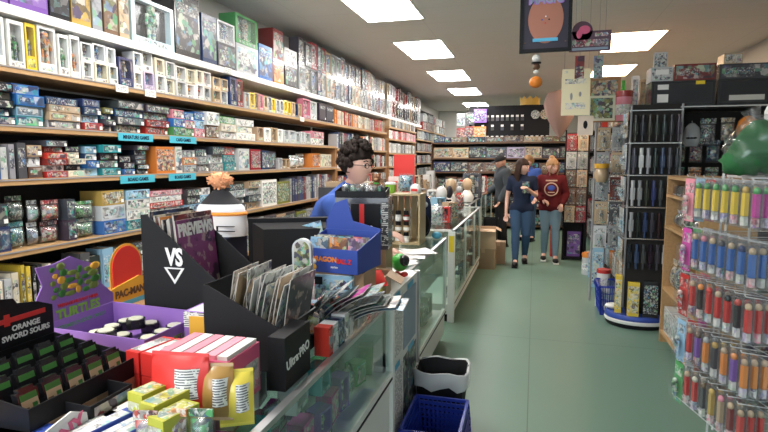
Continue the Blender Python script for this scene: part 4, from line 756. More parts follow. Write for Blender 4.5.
# slatted crate of ink bottles
t = thing('slatted_crate', 'pale slatted wooden crate on its side holding dark paint bottles', 'crate', (-1.09, 4.25, .922), 0); t.scale = (1.16, 1, 1)
b = MB(); b.b0(-.2, .2, -.12, .12, 0, .012); b.b0(-.2, .2, -.12, .12, .39, .402); b.b0(-.2, -.19, -.12, .12, .0125, .3895); b.b0(.19, .2, -.12, .12, .0125, .3895); b.build('frame', 'crate_wood', t)
for i in range(8): b = MB(); b.b0(-.188+i*.0475, -.146+i*.0475, .105, .115, .0125, .3895); b.build('slat', 'crate_wood', t)
n = 0
for k, (c_, hgt) in enumerate(((-.145, 2), (-.085, 3), (-.02, 5), (.045, 4), (.11, 3))):
    for r in range(3 if k != 2 else 4):
        n += 1; tn = thing('paint_bottle', f"black-capped paint bottle, {nth(n)} in the slatted crate", 'bottle', (-1.09+c_, 4.19, .922+.0125+r*.085+.0), 0, 'paint bottles in the slatted crate')
        b = MB(); b.cyl((0, 0, 0), (0, 0, .052), .026, n=12); bo = b.build('bottle', 'tint_gloss', tn, vary(rnd.choice(['black', 'maroon', 'white', 'tan']))); b = MB(); b.cyl((0, 0, .053), (0, 0, .084), .022, .02, n=12); b.build('cap', 'black', tn); b = MB(); b.cyl((0, 0, .012), (0, 0, .038), .0265, n=12, cap=False); b.build('label', 'paper', bo)
zc = .922+.403
t = thing('teddy_bear', 'small brown teddy bear seated on top of the slatted crate', 'soft toy', (-1.24, 4.23, zc), .2)
b = MB(); b.sph((0, 0, .05), (.045, .035, .05), 0, 12, 8); b.sph((0, -.01, .12), .036, 0, 12, 8)
for s in (-1, 1): b.sph((.027*s, -.005, .152), .014, 0, 8, 6); b.cyl((.035*s, -.01, .075), (.065*s, -.035, .05), .016, .014, 8); b.cyl((.03*s, -.02, .02), (.045*s, -.075, .016), .018, .017, 8)
b.build('fur_body', 'cloth', t, (.22, .1, .05)); b = MB(); b.sph((0, -.042, .112), (.016, .012, .012), 0, 8, 6); b.build('muzzle', 'cloth', t, (.5, .3, .18))
b = MB(); b.b0(-.02, .02, -.037, -.03, .075, .085); b.build('ribbon', 'green', t)
t = thing('sweet_tub', 'lime green round tub between the teddy bear and the clear bag', 'tub', (-1.12, 4.23, zc)); b = MB(); b.lathe((0, 0, 0), [(.035, 0), (.045, .03), (.043, .07)], 16); b.build('tub', 'lime', t); b = MB(); b.lathe((0, 0, .0705), [(.047, 0), (.047, .012), (.03, .02)], 16); b.build('lid', 'tint', t, COL['white'])
tag(bag(.13, .1, .16, COL['light blue'], 'bagged_toy', False), 'clear bag of pale blue plastic on top of the slatted crate', 'toy', None, (-.99, 4.23, zc+.001), .3)
t = thing('white_helmet', 'small white and red toy helmet at the end of the crate top', 'toy helmet', (-.915, 4.23, zc), 0); b = MB(); b.lathe((0, 0, 0), [(.04, 0), (.048, .02), (.044, .05), (.028, .072), (.001, .08)], 14); b.build('shell', 'white_paint', t); b = MB(); b.box((.0, -.045, .03), (.05, .012, .02)); b.build('visor', 'red', t)
# trash bin with liner, shopping baskets
def bin_(loc, label, w1, d1, h, m, liner):
    t = thing('waste_bin', label, 'waste bin', loc, .06); b = MB()
    def ring(k, z, o=0): return [((w1*k+o)*math.copysign(min(1, abs(math.cos(a))*1.25), math.cos(a))/2, (d1*k+o)*math.copysign(min(1, abs(math.sin(a))*1.25), math.sin(a))/2, z) for a in [2*PI*i/24 for i in range(24)]]
    rs = ring(.76, 0)+ring(1, h)+ring(1, h, -.012)+ring(.76, .008, -.012); b.add(rs, [(j*24+i, j*24+(i+1) % 24, (j+1)*24+(i+1) % 24, (j+1)*24+i) for j in range(3) for i in range(24)]+[list(range(24))[::-1], list(range(72, 96))], 0); b.build('tub', m, t)
    if liner:
        def rz_(k, z, o, wob): return [(p[0], p[1], p[2]+wob*math.sin(i*2.1)+.006*math.sin(i*4.7)) for i, p in enumerate(ring(k, z, o))]
        b = MB(); rs = rz_(.985, h*.78, .012, .012)+rz_(1, h, .016, 0)+rz_(1, h+.006, .002, 0)+rz_(1, h, -.016, 0)+rz_(.93, h*.7, -.03, .01)+rz_(.8, h*.3, -.06, .01)
        b.add(rs, [(j*24+i, j*24+(i+1) % 24, (j+1)*24+(i+1) % 24, (j+1)*24+i) for j in range(5) for i in range(24)], 0, True); b.m = [0 if i < 72 else 1 for i in range(len(b.m))]; b.build('bin_liner', ['film_white', 'black'], t)
    return t
clear('film_white', (.95, .96, .97), .1, .3, .55)
bin_((-.485, 3.02, 0), 'black waste bin with a white translucent liner beside the blue baskets', .3, .26, .4, 'black', True)
def basket(label, loc, rz, w_=.42, d=.3, h=.22, g='blue shopping baskets', tilt=(0, 0)):
    t = thing('shopping_basket', label, 'shopping basket', loc, rz, g); b = MB(); k = .82; r = .006
    def P(sx_, sy_, q): s = k+(1-k)*q; return Vector((sx_*w_/2*s, sy_*d/2*s, h*q+.002))
    b.b0(-w_*k/2, w_*k/2, -d*k/2, d*k/2, 0, .006); 
    for q, th in ((.0, .012), (.25, .007), (.5, .007), (.75, .007), (1., .016)):
        c4 = [P(-1, -1, q), P(1, -1, q), P(1, 1, q), P(-1, 1, q)]
        for i in range(4): a, e = c4[i], c4[(i+1) % 4]; m_ = (a+e)/2; L = (e-a).length; b.box((m_.x, m_.y, m_.z), (L+.006, .006 if q < 1 else .014, th), 0, math.atan2(e.y-a.y, e.x-a.x))
    for i in range(15):
        f = -1+2*(i+.5)/15
        for s in (-1, 1):
            b.tube([P(f, s, 0), P(f, s, 1)], .004, 4)
    for i in range(11):
        f = -1+2*(i+.5)/11
        for s in (-1, 1): b.tube([P(s, f, 0), P(s, f, 1)], .004, 4)
    for a in (-1, 1):
        for c in (-1, 1): b.tube([P(a, c, 0), P(a, c, 1)], .009, 5)
    for s in (-1, 1): # solid lower band
        pass
    b.build('cage', 'basket_blue', t); 
    for s in (-1, 1):
        hb_ = MB(); hb_.tube([(s*.0+(-w_*.44), s*(d/2+.006), h+.0), (-w_*.4, s*(d/2+.012), h-.05), (w_*.4, s*(d/2+.012), h-.05), (w_*.44, s*(d/2+.006), h)], .005, 6); hb_.build('handle', 'basket_blue', t)
    return t
for i in range(4): basket(f"blue plastic shopping basket, {['bottom', 'second', 'third', 'topmost'][i]} of the stack beside the bin", (-.45, 2.6, .001+.03*i), R90-.05+.02*i, .4, .28, .21)

# ---------------------------------------------------------------- clutter on the farther counters
def lump(label, cat, name, loc, s, col, kind='bag', rz=0., g='stock on the far counters'):
    if kind == 'bag': o = bag(s[0], s[1], s[2], COL[col], name, False)
    elif kind == 'fig': o = window_box(s[0], s[1], s[2], COL[col], name, s[0] > .2, .75, .2)
    elif kind == 'bust':
        b = MB(); b.lathe((0, 0, 0), [(s[0]*.4, 0), (s[0]*.5, s[2]*.2), (s[0]*.3, s[2]*.42), (s[0]*.2, s[2]*.5)], 12); o = b.build(name, 'tint_gloss', None, COL[col])
        c = MB(); c.sph((0, 0, s[2]*.75), (s[0]*.36, s[1]*.36, s[2]*.27), 0, 12, 8); c.build('head', 'tint', o, vary(rnd.choice(['white', 'tan', 'black', 'silver'])))
    else: o = carton(s[0], s[1], s[2], COL[col], name, rnd.choice(ARTS), False)
    return tag(o, label, cat, g, loc, rz)
t = thing('hanging_backpack', 'black and blue soft bag hanging over the end of the pale second counter', 'bag', (-.93, 4.56, .922), .2)
b = MB(); b.sph((0, 0, .19), (.085, .06, .19), 0, 14, 10, lambda p: Vector((math.copysign(abs(p.x)**.7, p.x), p.y, math.copysign(abs(p.z)**.75, p.z)))); b.build('body', 'navy', t)
b = MB(); b.sph((.02, -.05, .12), (.05, .03, .09), 0, 12, 8); b.build('front_pocket', 'black', t); b = MB(); b.tube([(-.03, .0, .37), (-.02, -.01, .42), (.03, -.01, .42), (.04, 0, .36)], .008); b.build('handle', 'grey', t)
b = MB(); b.sph((0, -.045, .29), (.055, .025, .035), 0, 12, 8); b.build('grey_patch', 'tint_gloss', t, COL['silver'])
tag((lambda b: (b.sph((0, 0, .03), (.045, .04, .03), 0, 10, 6), b.build('blue_ball', 'cyan'))[1])(MB()), 'light blue ball on the counter corner below the soft bag', 'ball', None, (-.79, 4.52, .922))
lump('red shirted figurine bust standing on the yellow-stickered counter', 'figurine', 'red_figurine', (-1.1, 6.6, .922), (.2, .16, .34), 'red', 'bust')
lump('black haired doll head bust past the red figurine', 'figurine', 'doll_bust', (-1.0, 8.4, .942), (.22, .2, .36), 'white', 'bust')
lump('boxed doll in a dark case near the man in the black cap', 'toy box', 'doll_case', (-1.02, 9.3, .942), (.3, .2, .42), 'charcoal', 'fig')
lump('grey toy helmet bust between the figurine and the doll bust', 'figurine', 'helmet_bust', (-1.12, 7.5, .922), (.22, .2, .4), 'silver', 'bust')
for i in range(46):
    y = 5.3+.145*i
    if y > 11.9: break
    if 7.68 < y < 8.12: continue
    if min(abs(y-q) for q in (6.6, 7.5, 8.4, 9.3)) < .13: continue
    cn = ['white', 'navy', 'silver', 'red', 'charcoal', 'white', 'tan', 'light blue', 'orange', 'pale grey', 'black', 'white', 'red'][i % 13]; k = ['bag', 'fig', 'box', 'bust'][(i*7) % 4]; z = .922 if y < 7.97 else .942
    lump(f"{cn} {dict(bag='bagged toy', fig='windowed box', box='printed box', bust='figurine')[k]}, {nth(i+1)} along the tops of the farther counters", 'toy', dict(bag='bagged_toy', fig='boxed_toy', box='toy_carton', bust='figurine')[k], (-.93-.16*(i % 3)-(.1 if y > 7.9 else 0), y, z), (.15, .11, rnd.uniform(.12, .32)), cn, k, R90*rnd.choice([0, 1])*.6)
for i in range(12):
    y = 5.3+.55*i; cn = ['charcoal', 'maroon', 'white', 'navy', 'grey', 'black'][i % 6]
    if y > 11.8 : break
    lump(f"{cn} boxed game lying, {nth(i+1)} along the rear edge of farther counters", 'board game', 'boxed_game', (-1.36+.0*i, y, 0), (.2, .1, 1.2), cn, 'box', R90) if False else None
# racks behind the counters: back-counter units
b = MB(); t = thing('back_counter', 'low cabinets behind the farther counters, covered with merchandise', 'cabinet', (-1.92, 5.2, 0)); b.b0(-.45, 0, 0, 6.6, 0, .95); b.build('carcass', 'wood_dark', t)
for i in range(30):
    y = 5.3+.215*i; cn = rnd.choice(['white', 'silver', 'navy', 'red', 'charcoal', 'pale grey', 'tan', 'cream', 'brown']); k = ['box', 'fig', 'bag', 'box'][i % 4]
    lump(f"{cn} {dict(bag='bagged toy', fig='windowed box', box='printed box')[k]}, {nth(i+1)} along the back cabinets behind the counters", 'toy', dict(bag='bagged_toy', fig='boxed_toy', box='toy_carton')[k], (-2.08 if abs(y-8.55) > .24 else -2.27, y, .951), (.19, .15, rnd.uniform(.2, .42)) if abs(y-8.55) > .24 else (.17, .1, .3), cn, k, R90, 'stock on the back cabinets')
t = thing('red_board', 'plain red square panel standing on the back cabinets', 'board', (-2.04, 8.55, .951), .1); b = MB(); b.b0(-.17, .17, 0, .03, 0, .72); b.build('panel', 'red', t)
# stacked cardboard boxes on the floor
bs = (-.69, 8.02)
closed_box('brown cardboard box on the floor under the open-flapped one', .33, .3, .3, (bs[0], bs[1], .001), 0); open_box('open-flapped brown cardboard box stacked on the floor box', .33, .3, .29, (bs[0]+.005, bs[1], .303), .06, 'cardboard_pale', tilt=.45)
closed_box('smaller brown box half hidden behind the box stack', .2, .2, .34, (-.5, 8.42, .001), 0)
bin_((-.68, 9.15, 0), 'black bin standing behind the cardboard box stack', .26, .26, .62, 'black', False)

# ---------------------------------------------------------------- the far end
t = thing('display_board', 'black slotted display board of white-tagged goods at the far end', 'display board', (-.62, 13.1, 0)); W = .92
b = MB(); b.b0(-W, W, 0, .05, 2.02, 2.84); b.build('board', 'black', t); b = MB(); b.b0(-W, -W+.05, 0, .05, 0, 2.02); b.b0(W-.05, W, 0, .05, 0, 2.02); b.b0(-.03, .03, .0, .05, 0, 2.02); b.build('leg', 'black', t)
n = 0
for r, (z, h) in enumerate(((2.62, .3), (2.4, .22), (2.14, .2))):
    for k in range(16):
        if r < 2 and k > 10 or (r == 1 and k % 2): continue
        n += 1; x = -.62+(-W+.1+.113*k)
        tg = thing('tagged_pack', f"dark pack with a white tag, {nth(k+1)} along the {['upper', 'middle', 'lower'][r]} row of the black board", 'pack', (x, 13.095, z), 0, 'white-tagged packs on the black board')
        b = MB(); b.b0(-.035, .035, -.02, 0, -.13, 0); b.build('pack', 'tint', tg, vary('charcoal')); b = MB(); b.b0(-.03, .03, -.024, -.0205, -.045, .0); b.build('tag', 'white_paint', tg)
for i, (x, z, cn, rr) in enumerate(((.0, 2.62, 'silver', .1), (.21, 2.62, 'tan', .11))):
    b = MB(); b.cyl((0, -.02, 0), (0, 0, 0), rr, n=18); tag(b.build('round_plaque', 'art_fine', None, COL[cn]), f"round {cn} plaque on the upper part of the black board", 'plaque', None, (x-.02, 13.098, z))
for i, (x0, z0, w_, h_, cn) in enumerate(((-1.72, 2.38, .2, .3, 'grey'), (-1.72, 2.0, .2, .33, 'dark red'), (-1.5, 2.4, .2, .3, 'charcoal'), (-1.52, 2.04, .22, .33, 'maroon'), (-1.27, 2.45, .3, .32, 'purple'), (-1.28, 2.06, .3, .3, 'orange'))):
    tag(carton(w_, .04, h_, COL[cn], 'poster_pack', 'art', False), f"{cn} picture pack hung on the {'upper' if z0 > 2.3 else 'lower'} side edge of the black board", 'picture pack', None, (x0, 13.03, z0))
t = thing('gold_crown', 'gold cardboard crown on top of the black display board', 'crown', (-.15, 13.12, 2.841)); b = MB()
n_ = 20; vs = [(.21*math.cos(2*PI*i/n_), .1*math.sin(2*PI*i/n_), 0) for i in range(n_)]+[(.23*math.cos(2*PI*i/n_), .11*math.sin(2*PI*i/n_), .2 if i % 2 else .13) for i in range(n_)]
b.add(vs, [(i, (i+1) % n_, n_+(i+1) % n_, n_+i) for i in range(n_)]); b.build('band', 'gold', t); b = MB(); b.lathe((0, 0, .0), [(.19, .0), (.21, .03), (.2, .05)], 16, 0, 1, .45); b.build('rim', 'brown', t)
def wall_unit(name, label, x0, x1, y, levels, d=.4, m='brown'):
    t = thing(name, label, 'shelving', (x0, y, 0)); L = x1-x0
    for z in levels: b = MB(); b.b0(.021, L-.021, 0, d, z-.03, z); b.build('shelf_board', m, t)
    for x in (0, L-.02): b = MB(); b.b0(x, x+.02, 0, d, 0, max(levels)); b.build('side_panel', m, t)
    b = MB(); b.b0(.021, L-.021, d-.01, d, 0, max(levels)-.031); b.build('back_panel', 'dark_back', t); return t
wall_unit('stock_shelving', 'dark wooden stock shelving below the black display board', -2.35, .95, 12.6, [.1, .5, .9, 1.3, 1.62, 1.98])
BK = ['charcoal', 'brown', 'tan', 'black', 'charcoal', 'brown', 'black', 'maroon', 'navy', 'brown']
for z, hh, nm in ((.1, .34, 'lowest'), (.5, .34, 'second lowest'), (.9, .34, 'waist-high'), (1.3, .28, 'chest-high'), (1.62, .3, 'head-high'), (1.98, .16, 'top')):
    line(0, 12.6, z, hh, [(-2.3, .9, 'box', BK if z != 1.62 else ['lavender', 'black', 'charcoal', 'tan', 'charcoal'], dict(w=(.26, .5) if z > 1.2 else (.2, .36), h=.86, d=.2, n='stock carton', name='stock_carton', art='art_calm'))], f'on the {nm} far-end shelf', 'stock cartons on the far-end shelving')
# right-hand far gondolas, shelf fronts towards the aisle
FR = ['charcoal', 'grey', 'brown', 'dark red', 'tan', 'silver', 'navy', 'black', 'maroon', 'pale grey']
def gondola(name, label, x, y0, y1, levels, d, m='dark_back'):
    t = thing(name, label, 'shelving', (x, y0, 0)); L = y1-y0
    for z in levels: b = MB(); b.b0(0, d, .021, L-.021, z-.025, z); b.build('shelf_board', m, t)
    for yy in (0, L-.02): b = MB(); b.b0(0, d, yy, yy+.02, 0, max(levels)); b.build('side_panel', m, t)
    b = MB(); b.b0(d-.01, d, .021, L-.021, .1, max(levels)-.026); b.build('back_panel', 'dark_back', t); return t
gondola('aisle_shelving', 'dark aisle shelving at the far end past the framed figure rack', 1.0, 9.4, 12.4, [.15, .55, .95, 1.35, 1.75, 2.1], .4)
for z, nm in ((.15, 'lowest'), (.55, 'second'), (.95, 'third'), (1.35, 'fourth'), (1.75, 'fifth'), (2.1, 'top')):
    line(1, 1.0, z, .36, [(9.44, 12.35, 'box', FR, dict(w=(.15, .24), h=.85, n='packed toy', name='packed_toy', t=1))], f'on the {nm} shelf of the farthest shelving', 'packed toys on the farthest aisle shelving')
# framed-pack rack (dark, facing the shopfront)
def hook_rack(name, label, x0, x1, y, z0, z1, m, rails, legs=True):
    t = thing(name, label, 'rack', (x0, y, 0)); L = x1-x0; r = .006; b = MB()
    for x in (0, L): b = MB(); b.cyl((x, 0, 0.0), (x, 0, z1), .012, n=8, mi=0); b.build('upright', m, t)
    for z in rails: b = MB(); b.cyl((0.012, 0, z), (L-.012, 0, z), r, n=6); b.build('rail', m, t)
    return t
RK = {}
def hang(x, y, z, w_, h_, cn, label, grp, rz=0, name='blister_pack', cat='blister pack'):
    o = blister(w_, h_, vary(cn), name); tag(o, label, cat, grp, (x, y, z), rz); return o
hook_rack('pack_rack', 'black rack of pale framed packs beside the girl in the maroon sweatshirt', .46, .80, 8.95, 0, 2.05, 'black', [2.0, 1.72, 1.44, 1.16, .88])
for r, z in enumerate((1.98, 1.70, 1.42, 1.14, .86)):
    for k in range(2): hang(.545+.165*k, 8.925, z, .15, .25, rnd.choice(['grey', 'brown', 'tan', 'silver', 'dark red']), f"framed pack, {['aisle-side', 'wall-side'][k]} column, {nth(r+1)} from the top of the black pack rack", 'framed packs on the black pack rack')
wall_unit('black_stand', 'low black stand with a purple picture below the pale framed packs', .47, .79, 8.97, [.05, .62], .25, 'black')
tag(carton(.2, .05, .4, COL['purple'], 'picture_box', 'art_calm', False), 'dark purple picture box inside the low black stand', 'picture', None, (.63, 9.05, .052))
tag(carton(.12, .2, .5, COL['red'], 'red_box', 'tint', False), 'red box on the floor behind the girl in maroon', 'box', None, (.34, 9.3, .001))
# gondola of blister packs between, Y 6.2-8.4
gondola('toy_rack', 'tall aisle rack crowded with carded toys between dark tool rack and framed packs', .98, 6.45, 8.5, [.12, .5, 2.02], .45)
cs = ['pale grey', 'tan', 'brown', 'grey', 'charcoal', 'silver', 'dark red', 'grey', 'brown', 'charcoal', 'maroon', 'navy']
for r, z in enumerate((1.93, 1.66, 1.39, 1.12, .85)):
    for k in range(11): 
        cn = rnd.choice(cs); hang(.974, 6.55+.18*k, z, .15, .24, cn, f"{cn} carded toy facing the aisle, {nth(k+1)} along tall toy rack row {NM[r]}", 'carded toys along the tall toy rack', -R90, 'carded_toy', 'carded toy')
    for k in range(3):
        cn = rnd.choice(cs); hang(.72+.15*k, 6.40, z, .135, .24, cn, f"{cn} carded toy at the rack end, {['aisle-side', 'middle', 'wall-side'][k]} column, {nth(r+1)} from top", 'carded toys at the near end of the tall rack', 0, 'carded_toy', 'carded toy')
hook_rack('end_panel_rack', 'thin grey wire end panel carrying carded toys', .64, 1.12, 6.42, 0, 2.0, 'grey', [1.94, 1.67, 1.4, 1.13, .86])
t = thing('wall_lantern', 'orange-yellow toy lantern with round body hanging on the pale rack', 'toy lantern', (.70, 6.30, 1.35), 0)
b = MB(); b.lathe((0, 0, 0), [(.05, 0), (.075, .05), (.075, .1), (.05, .15)], 14); b.build('globe', 'tint_gloss', t, COL['tan']); b = MB(); b.cyl((0, 0, .151), (0, 0, .2), .07, .08, 12); b.build('cap', 'amber', t)
line(1, .98, .12, .36, [(6.5, 8.45, 'box', ['white', 'tan', 'light blue', 'orange', 'red', 'brown'], dict(w=(.14, .2), h=.8, n='toy carton', name='toy_carton'))], 'on the tall toy rack floor', 'toy cartons on the floor shelf')
line(1, .98, .5, .3, [(6.5, 8.45, 'bag', ['white', 'pink', 'light blue', 'tan', 'red', 'green'], dict(w=(.14, .2), h=.9, n='bagged toy', name='bagged_toy'))], 'knee-high on the tall toy rack', 'bagged toys on the knee-high shelf')
# goods standing at the foot of it
for i, (x, y, w_, d, h, cn, m) in enumerate(((.80, 8.2, .16, .2, .26, 'tan', 'cardboard'), (.83, 7.75, .16, .16, .34, 'light blue', 0), (.80, 7.45, .12, .12, .62, 'white', 0), (.80, 7.15, .13, .13, .5, 'light blue', 0), (.76, 6.25, .14, .14, .2, 'white', 0))):
    tag(carton(w_, d, h, COL[cn], 'toy_carton', 'art_light' if not m else m, False), ['tan carton on the floor nearest the framed pack rack', 'pale blue carton behind the tall white one', 'tall white and blue carton standing at the aisle rack foot', 'light blue carton before the tall white one', 'small white carton on the floor by the blue basket'][i], 'carton', 'floor cartons at the toy rack', (x, y, .001 if i != 2 else .001), -.2)
def can(label, loc, r, h, c1, c2, name='canister', cat='canister'):
    t = thing(name, label, cat, loc); b = MB(); b.cyl((0, 0, 0), (0, 0, h*.8), r, n=16); b.build('body', 'tint_gloss', t, COL[c1]); b = MB(); b.cyl((0, 0, h*.801), (0, 0, h), r*1.05, n=16); b.build('lid', 'tint_gloss', t, COL[c2]); b = MB(); b.cyl((0, 0, h*.2), (0, 0, h*.55), r*1.01, n=16, cap=False); b.build('label', 'art_light', t, COL['white'])
can('white canister with a red lid standing on the floor cartons', (.76, 6.25, .202), .07, .2, 'white', 'red')
can('orange-lidded canister farther along on the floor', (.74, 7.9, .001), .07, .3, 'pale grey', 'orange')
# oval blue and white base with boxes, dark tool rack above it
t = thing('oval_plinth', 'oval blue plinth with a white rim on the floor under yellow boxes', 'plinth', (1.0, 5.62, 0)); b = MB(); b.lathe((0, 0, 0.0), [(.95, 0), (1., .03), (1., .04)], 28, 0, .29, .24); b.build('foot', 'black', t)
b = MB(); b.lathe((0, 0, .0405), [(1., 0), (1.03, .02), (1., .035)], 28, 0, .29, .24); b.build('white_rim', 'white_paint', t); b = MB(); b.lathe((0, 0, .076), [(1., 0), (1.02, .02), (.96, .045)], 28, 0, .29, .24); b.build('blue_top', 'inkblue', t)
t = thing('oval_plinth', 'smaller oval blue and white plinth farther along the racks', 'plinth', (.92, 8.05, 0)) if False else None
for i, (x, y, w_, d, h, cn) in enumerate(((.93, 5.44, .1, .06, .32, 'yellow'), (.815, 5.56, .06, .1, .36, 'yellow'), (1.08, 5.44, .13, .06, .34, 'black'))):
    tag(carton(w_, d, h, COL[cn], 'toy_carton', 'art_light' if cn == 'yellow' else 'art_text', False), ['bright yellow carton at the front of the oval plinth', 'bright yellow taller carton behind on the oval plinth', 'black carton with white pictures on the oval plinth'][i], 'carton', None, (x, y, .123), -.1)
t = thing('white_bundle', 'rounded white pouch lying on the oval plinth edge', 'pouch', (.78, 5.66, .122)); b = MB(); b.sph((0, 0, .03), (.07, .05, .03), 0, 12, 8); b.build('pouch', 'white_paint', t)
basket('blue shopping basket full of toys on the floor by the oval plinth', (.80, 6.0, .001), R90, .4, .26, .3, None)
b = MB(); b.sph((0, 0, .03), (.07, .06, .04), 0, 10, 7); tag(b.build('white_toy', 'white_paint'), 'white rounded toy lying in the floor basket by the plinth', 'toy', None, (.80, 5.96, .012))
t = thing('tool_rack', 'tall dark free-standing rack of hanging dark tools and figures', 'rack', (1.07, 5.66, .122))
b = MB(); b.b0(-.18, .18, -.13, .13, .0, .03); b.build('base', 'black', t); b = MB(); b.b0(-.2, .2, -.1, .1, .0505, 1.98); b.build('core_panel', 'dark_back', t)
for i, z in enumerate((1.92, 1.62, 1.32, 1.02, .72)): b = MB(); b.b0(-.22, .22, -.14, -.13, z, z+.01); b.b0(-.23, -.22, -.14, .14, z, z+.01); b.build('rail', 'chrome', t)
for s_ in (-1, 1): b = MB(); b.cyl((.215*s_, -.12, .051), (.215*s_, -.12, 1.98), .01); b.build('upright', 'grey', t)
for r, z in enumerate((1.90, 1.60, 1.30, 1.00, .70)):
    for k in range(7):
        cn = ['black', 'charcoal', 'silver', 'grey', 'black', 'navy', 'charcoal'][(k+r) % 7] if r else 'black'
        o = tag((lambda b: (b.cyl((0, 0, -.26), (0, 0, -.02), .012, .018, 6), b.b0(-.02, .02, -.012, .012, -.2, -.09), b.build('hanging_tool', 'tint_gloss', None, vary(cn)))[2])(MB()), f"{cn} slim hanging tool, {nth(k+1)} in the {nth(r+1)} row from the top of the dark rack", 'tool', 'tools hanging on the dark rack', (.89+.06*k, 5.50, z+.122))
    for k in range(4):
        cn = ['tan', 'silver', 'grey', 'light blue'][(k+r) % 4]
        hang(.825, 5.55+.07*k, z+.122, .065, .22, cn, f"narrow {cn} pack on the aisle face, {nth(k+1)} in dark rack row {NM[r]}", 'narrow packs on the aisle face of the dark rack', -R90, 'narrow_pack', 'pack')
# goods above the racks
def P3(o, label, cat, u0, v1, Y, z=None, rz=0, g=None): a = ony(u0, v1, Y); return tag(o, label, cat, g, (a.x, Y, a.z if z is None else z), rz)
ztop = 2.021
def framed(label, x, y, z, w_, h_, fm, am, cn, name='framed_picture', d=.03, rz=0, hang_to=None):
    t = thing(name, label, 'framed picture', (x, y, z), rz); b = MB(); f = min(w_, h_)*.09
    b.b0(-w_/2, w_/2, -d/2, d/2, 0, f); b.b0(-w_/2, w_/2, -d/2, d/2, h_-f, h_); b.b0(-w_/2, -w_/2+f, -d/2, d/2, f, h_-f); b.b0(w_/2-f, w_/2, -d/2, d/2, f, h_-f); b.build('frame', fm, t)
    b = MB(); b.b0(-w_/2+f, w_/2-f, -d/2+.006, d/2-.002, f, h_-f); b.build('picture', am, t, COL[cn] if cn else None)
    if hang_to:
        for s in (-1, 1): b = MB(); b.cyl((s*w_*.4, 0, h_), (s*w_*.4, 0, hang_to-z), .0015, n=5); b.build('hanging_wire', 'grey', t)
    return t
framed('brown and orange patterned framed picture above the toy rack', 1.07-.33, 6.72, 2.021+.0, .34, .5, 'wood_dark', 'art', 'tan')
framed('white framed picture of green and grey shapes below the orange picture', .69, 6.47, 2.021, .28, .27, 'cream_paint' if 'cream_paint' in M else 'offwhite', 'art', 'olive')
t = thing('ceiling_poster', 'cream paper notice hanging over the aisle from the ceiling', 'poster', (.36, 5.6, 2.02)); b = MB(); b.b0(-.13, .13, 0, .002, 0, .44); b.build('sheet', 'tint', t, (.82, .74, .5))
b = MB(); b.b0(-.09, .09, -.0012, 0, .06, .12); b.b0(-.1, .1, -.0012, 0, .3, .345); b.b0(-.11, -.08, -.0012, 0, .4, .42); b.build('print', 'art_light', t, (.8, .72, .5)); words(t, 'sale', .07, 'tan_ink' if 'tan_ink' in M else 'brown', (0, -.002, .22)) if False else None
for s in (-1, 1): b = MB(); b.sph((s*.04, -.001, .19+.01*s), (.012, .0012, .03-.006*s), 0, 8, 6); b.build('ink_figure', 'grey', t)
for s in (-1, 1): b = MB(); b.cyl((s*.11, .001, .44), (s*.11, .001, ZC-2.02), .0015, n=5); b.build('hanging_wire', 'grey', t)
t = thing('small_poster', 'small cream card with a dark figure hung under the cream notice', 'poster', (.46, 5.62, 1.83)); b = MB(); b.b0(-.07, .07, 0, .002, 0, .185); b.build('sheet', 'tint', t, (.7, .58, .48)); b = MB(); b.sph((0, -.002, .1), (.02, .002, .04), 0, 8, 6); b.build('ink_figure', 'black', t); b = MB(); b.cyl((0, .003, .18), (0, .003, .4), .0015, n=5); b.build('hanging_wire', 'grey', t)
can('clear red-topped candy jar of white goods above the racks', (.94, 6.62, ztop), .085, .33, 'pink', 'dark red', 'candy_jar', 'jar')
t = thing('green_bottle', 'green bottle standing high near the warm ceiling light', 'bottle', (.95, 6.8, ztop)); b = MB(); b.lathe((0, 0, 0), [(.045, 0), (.048, .02), (.048, .3), (.022, .38), (.018, .46), (.022, .47)], 14); b.build('glass_body', 'green', t)
for i, (x, y, cn, h) in enumerate(((1.06, 6.7, 'white', .5), (1.14, 6.7, 'tan', .46), (.6, 6.9, 'brown', .45))):
    if i < 2: lump(f"{cn} slim figure pack standing beside the {'green bottle' if i == 0 else 'white pack'} high up", 'figure pack', 'figure_pack', (x, y, ztop), (.07, .06, h), cn, 'fig')
line(1, .98, ztop, .3, [(6.95, 8.45, 'box', ['brown', 'tan', 'cream', 'dark red'], dict(w=(.18, .3), h=.9, n='packed box', name='stock_carton'))], 'on top of the tall toy rack', 'boxes on top of the tall toy rack')
# black cartons over the mask wall, facing the shopfront
wall_unit('mask_wall', 'dark merchandise wall facing the shopfront with black cartons on top', 1.25, 2.72, 6.0, [.12, .55, 1.0, 2.12], .4, 'dark_back')
b = MB(); b.b0(-.0, 1.6, -.012, 0, 0, .012); tag(b.build('wire_edge', 'chrome'), 'bright metal edge running below the black cartons', 'rail', None, (1.1, 5.998, 2.105))
ct = [(1.1, 1.68, 0, .25, 'black', 'wide black carton with two white labels over the mask wall'), (1.69, 2.2, 0, .25, 'black', 'black carton with a pale car-shaped print over the mask wall'), (2.21, 2.7, 0, .28, 'black', 'black carton at the wall end of the carton row')]
for i, (x0, x1, z, h, cn, lb) in enumerate(ct):
    o = tag(carton(x1-x0-.01, .3, h, COL[cn], 'shipping_carton', 'tint', False, 'tint'), lb, 'carton', 'black cartons over the mask wall', ((x0+x1)/2, 6.18, 2.121))
    if i == 0:
        panel(o, .1, .05, -.153, -.18, .19, 'paper', name='paper_label'); panel(o, .1, .08, -.153, -.18, .08, 'paper', name='paper_label'); panel(o, .08, .035, -.153, .15, .225, 'yellow', name='yellow_label')
    if i == 1: panel(o, .3, .05, -.153, .0, .07, 'offwhite', name='car_print')
x0 = 2.373
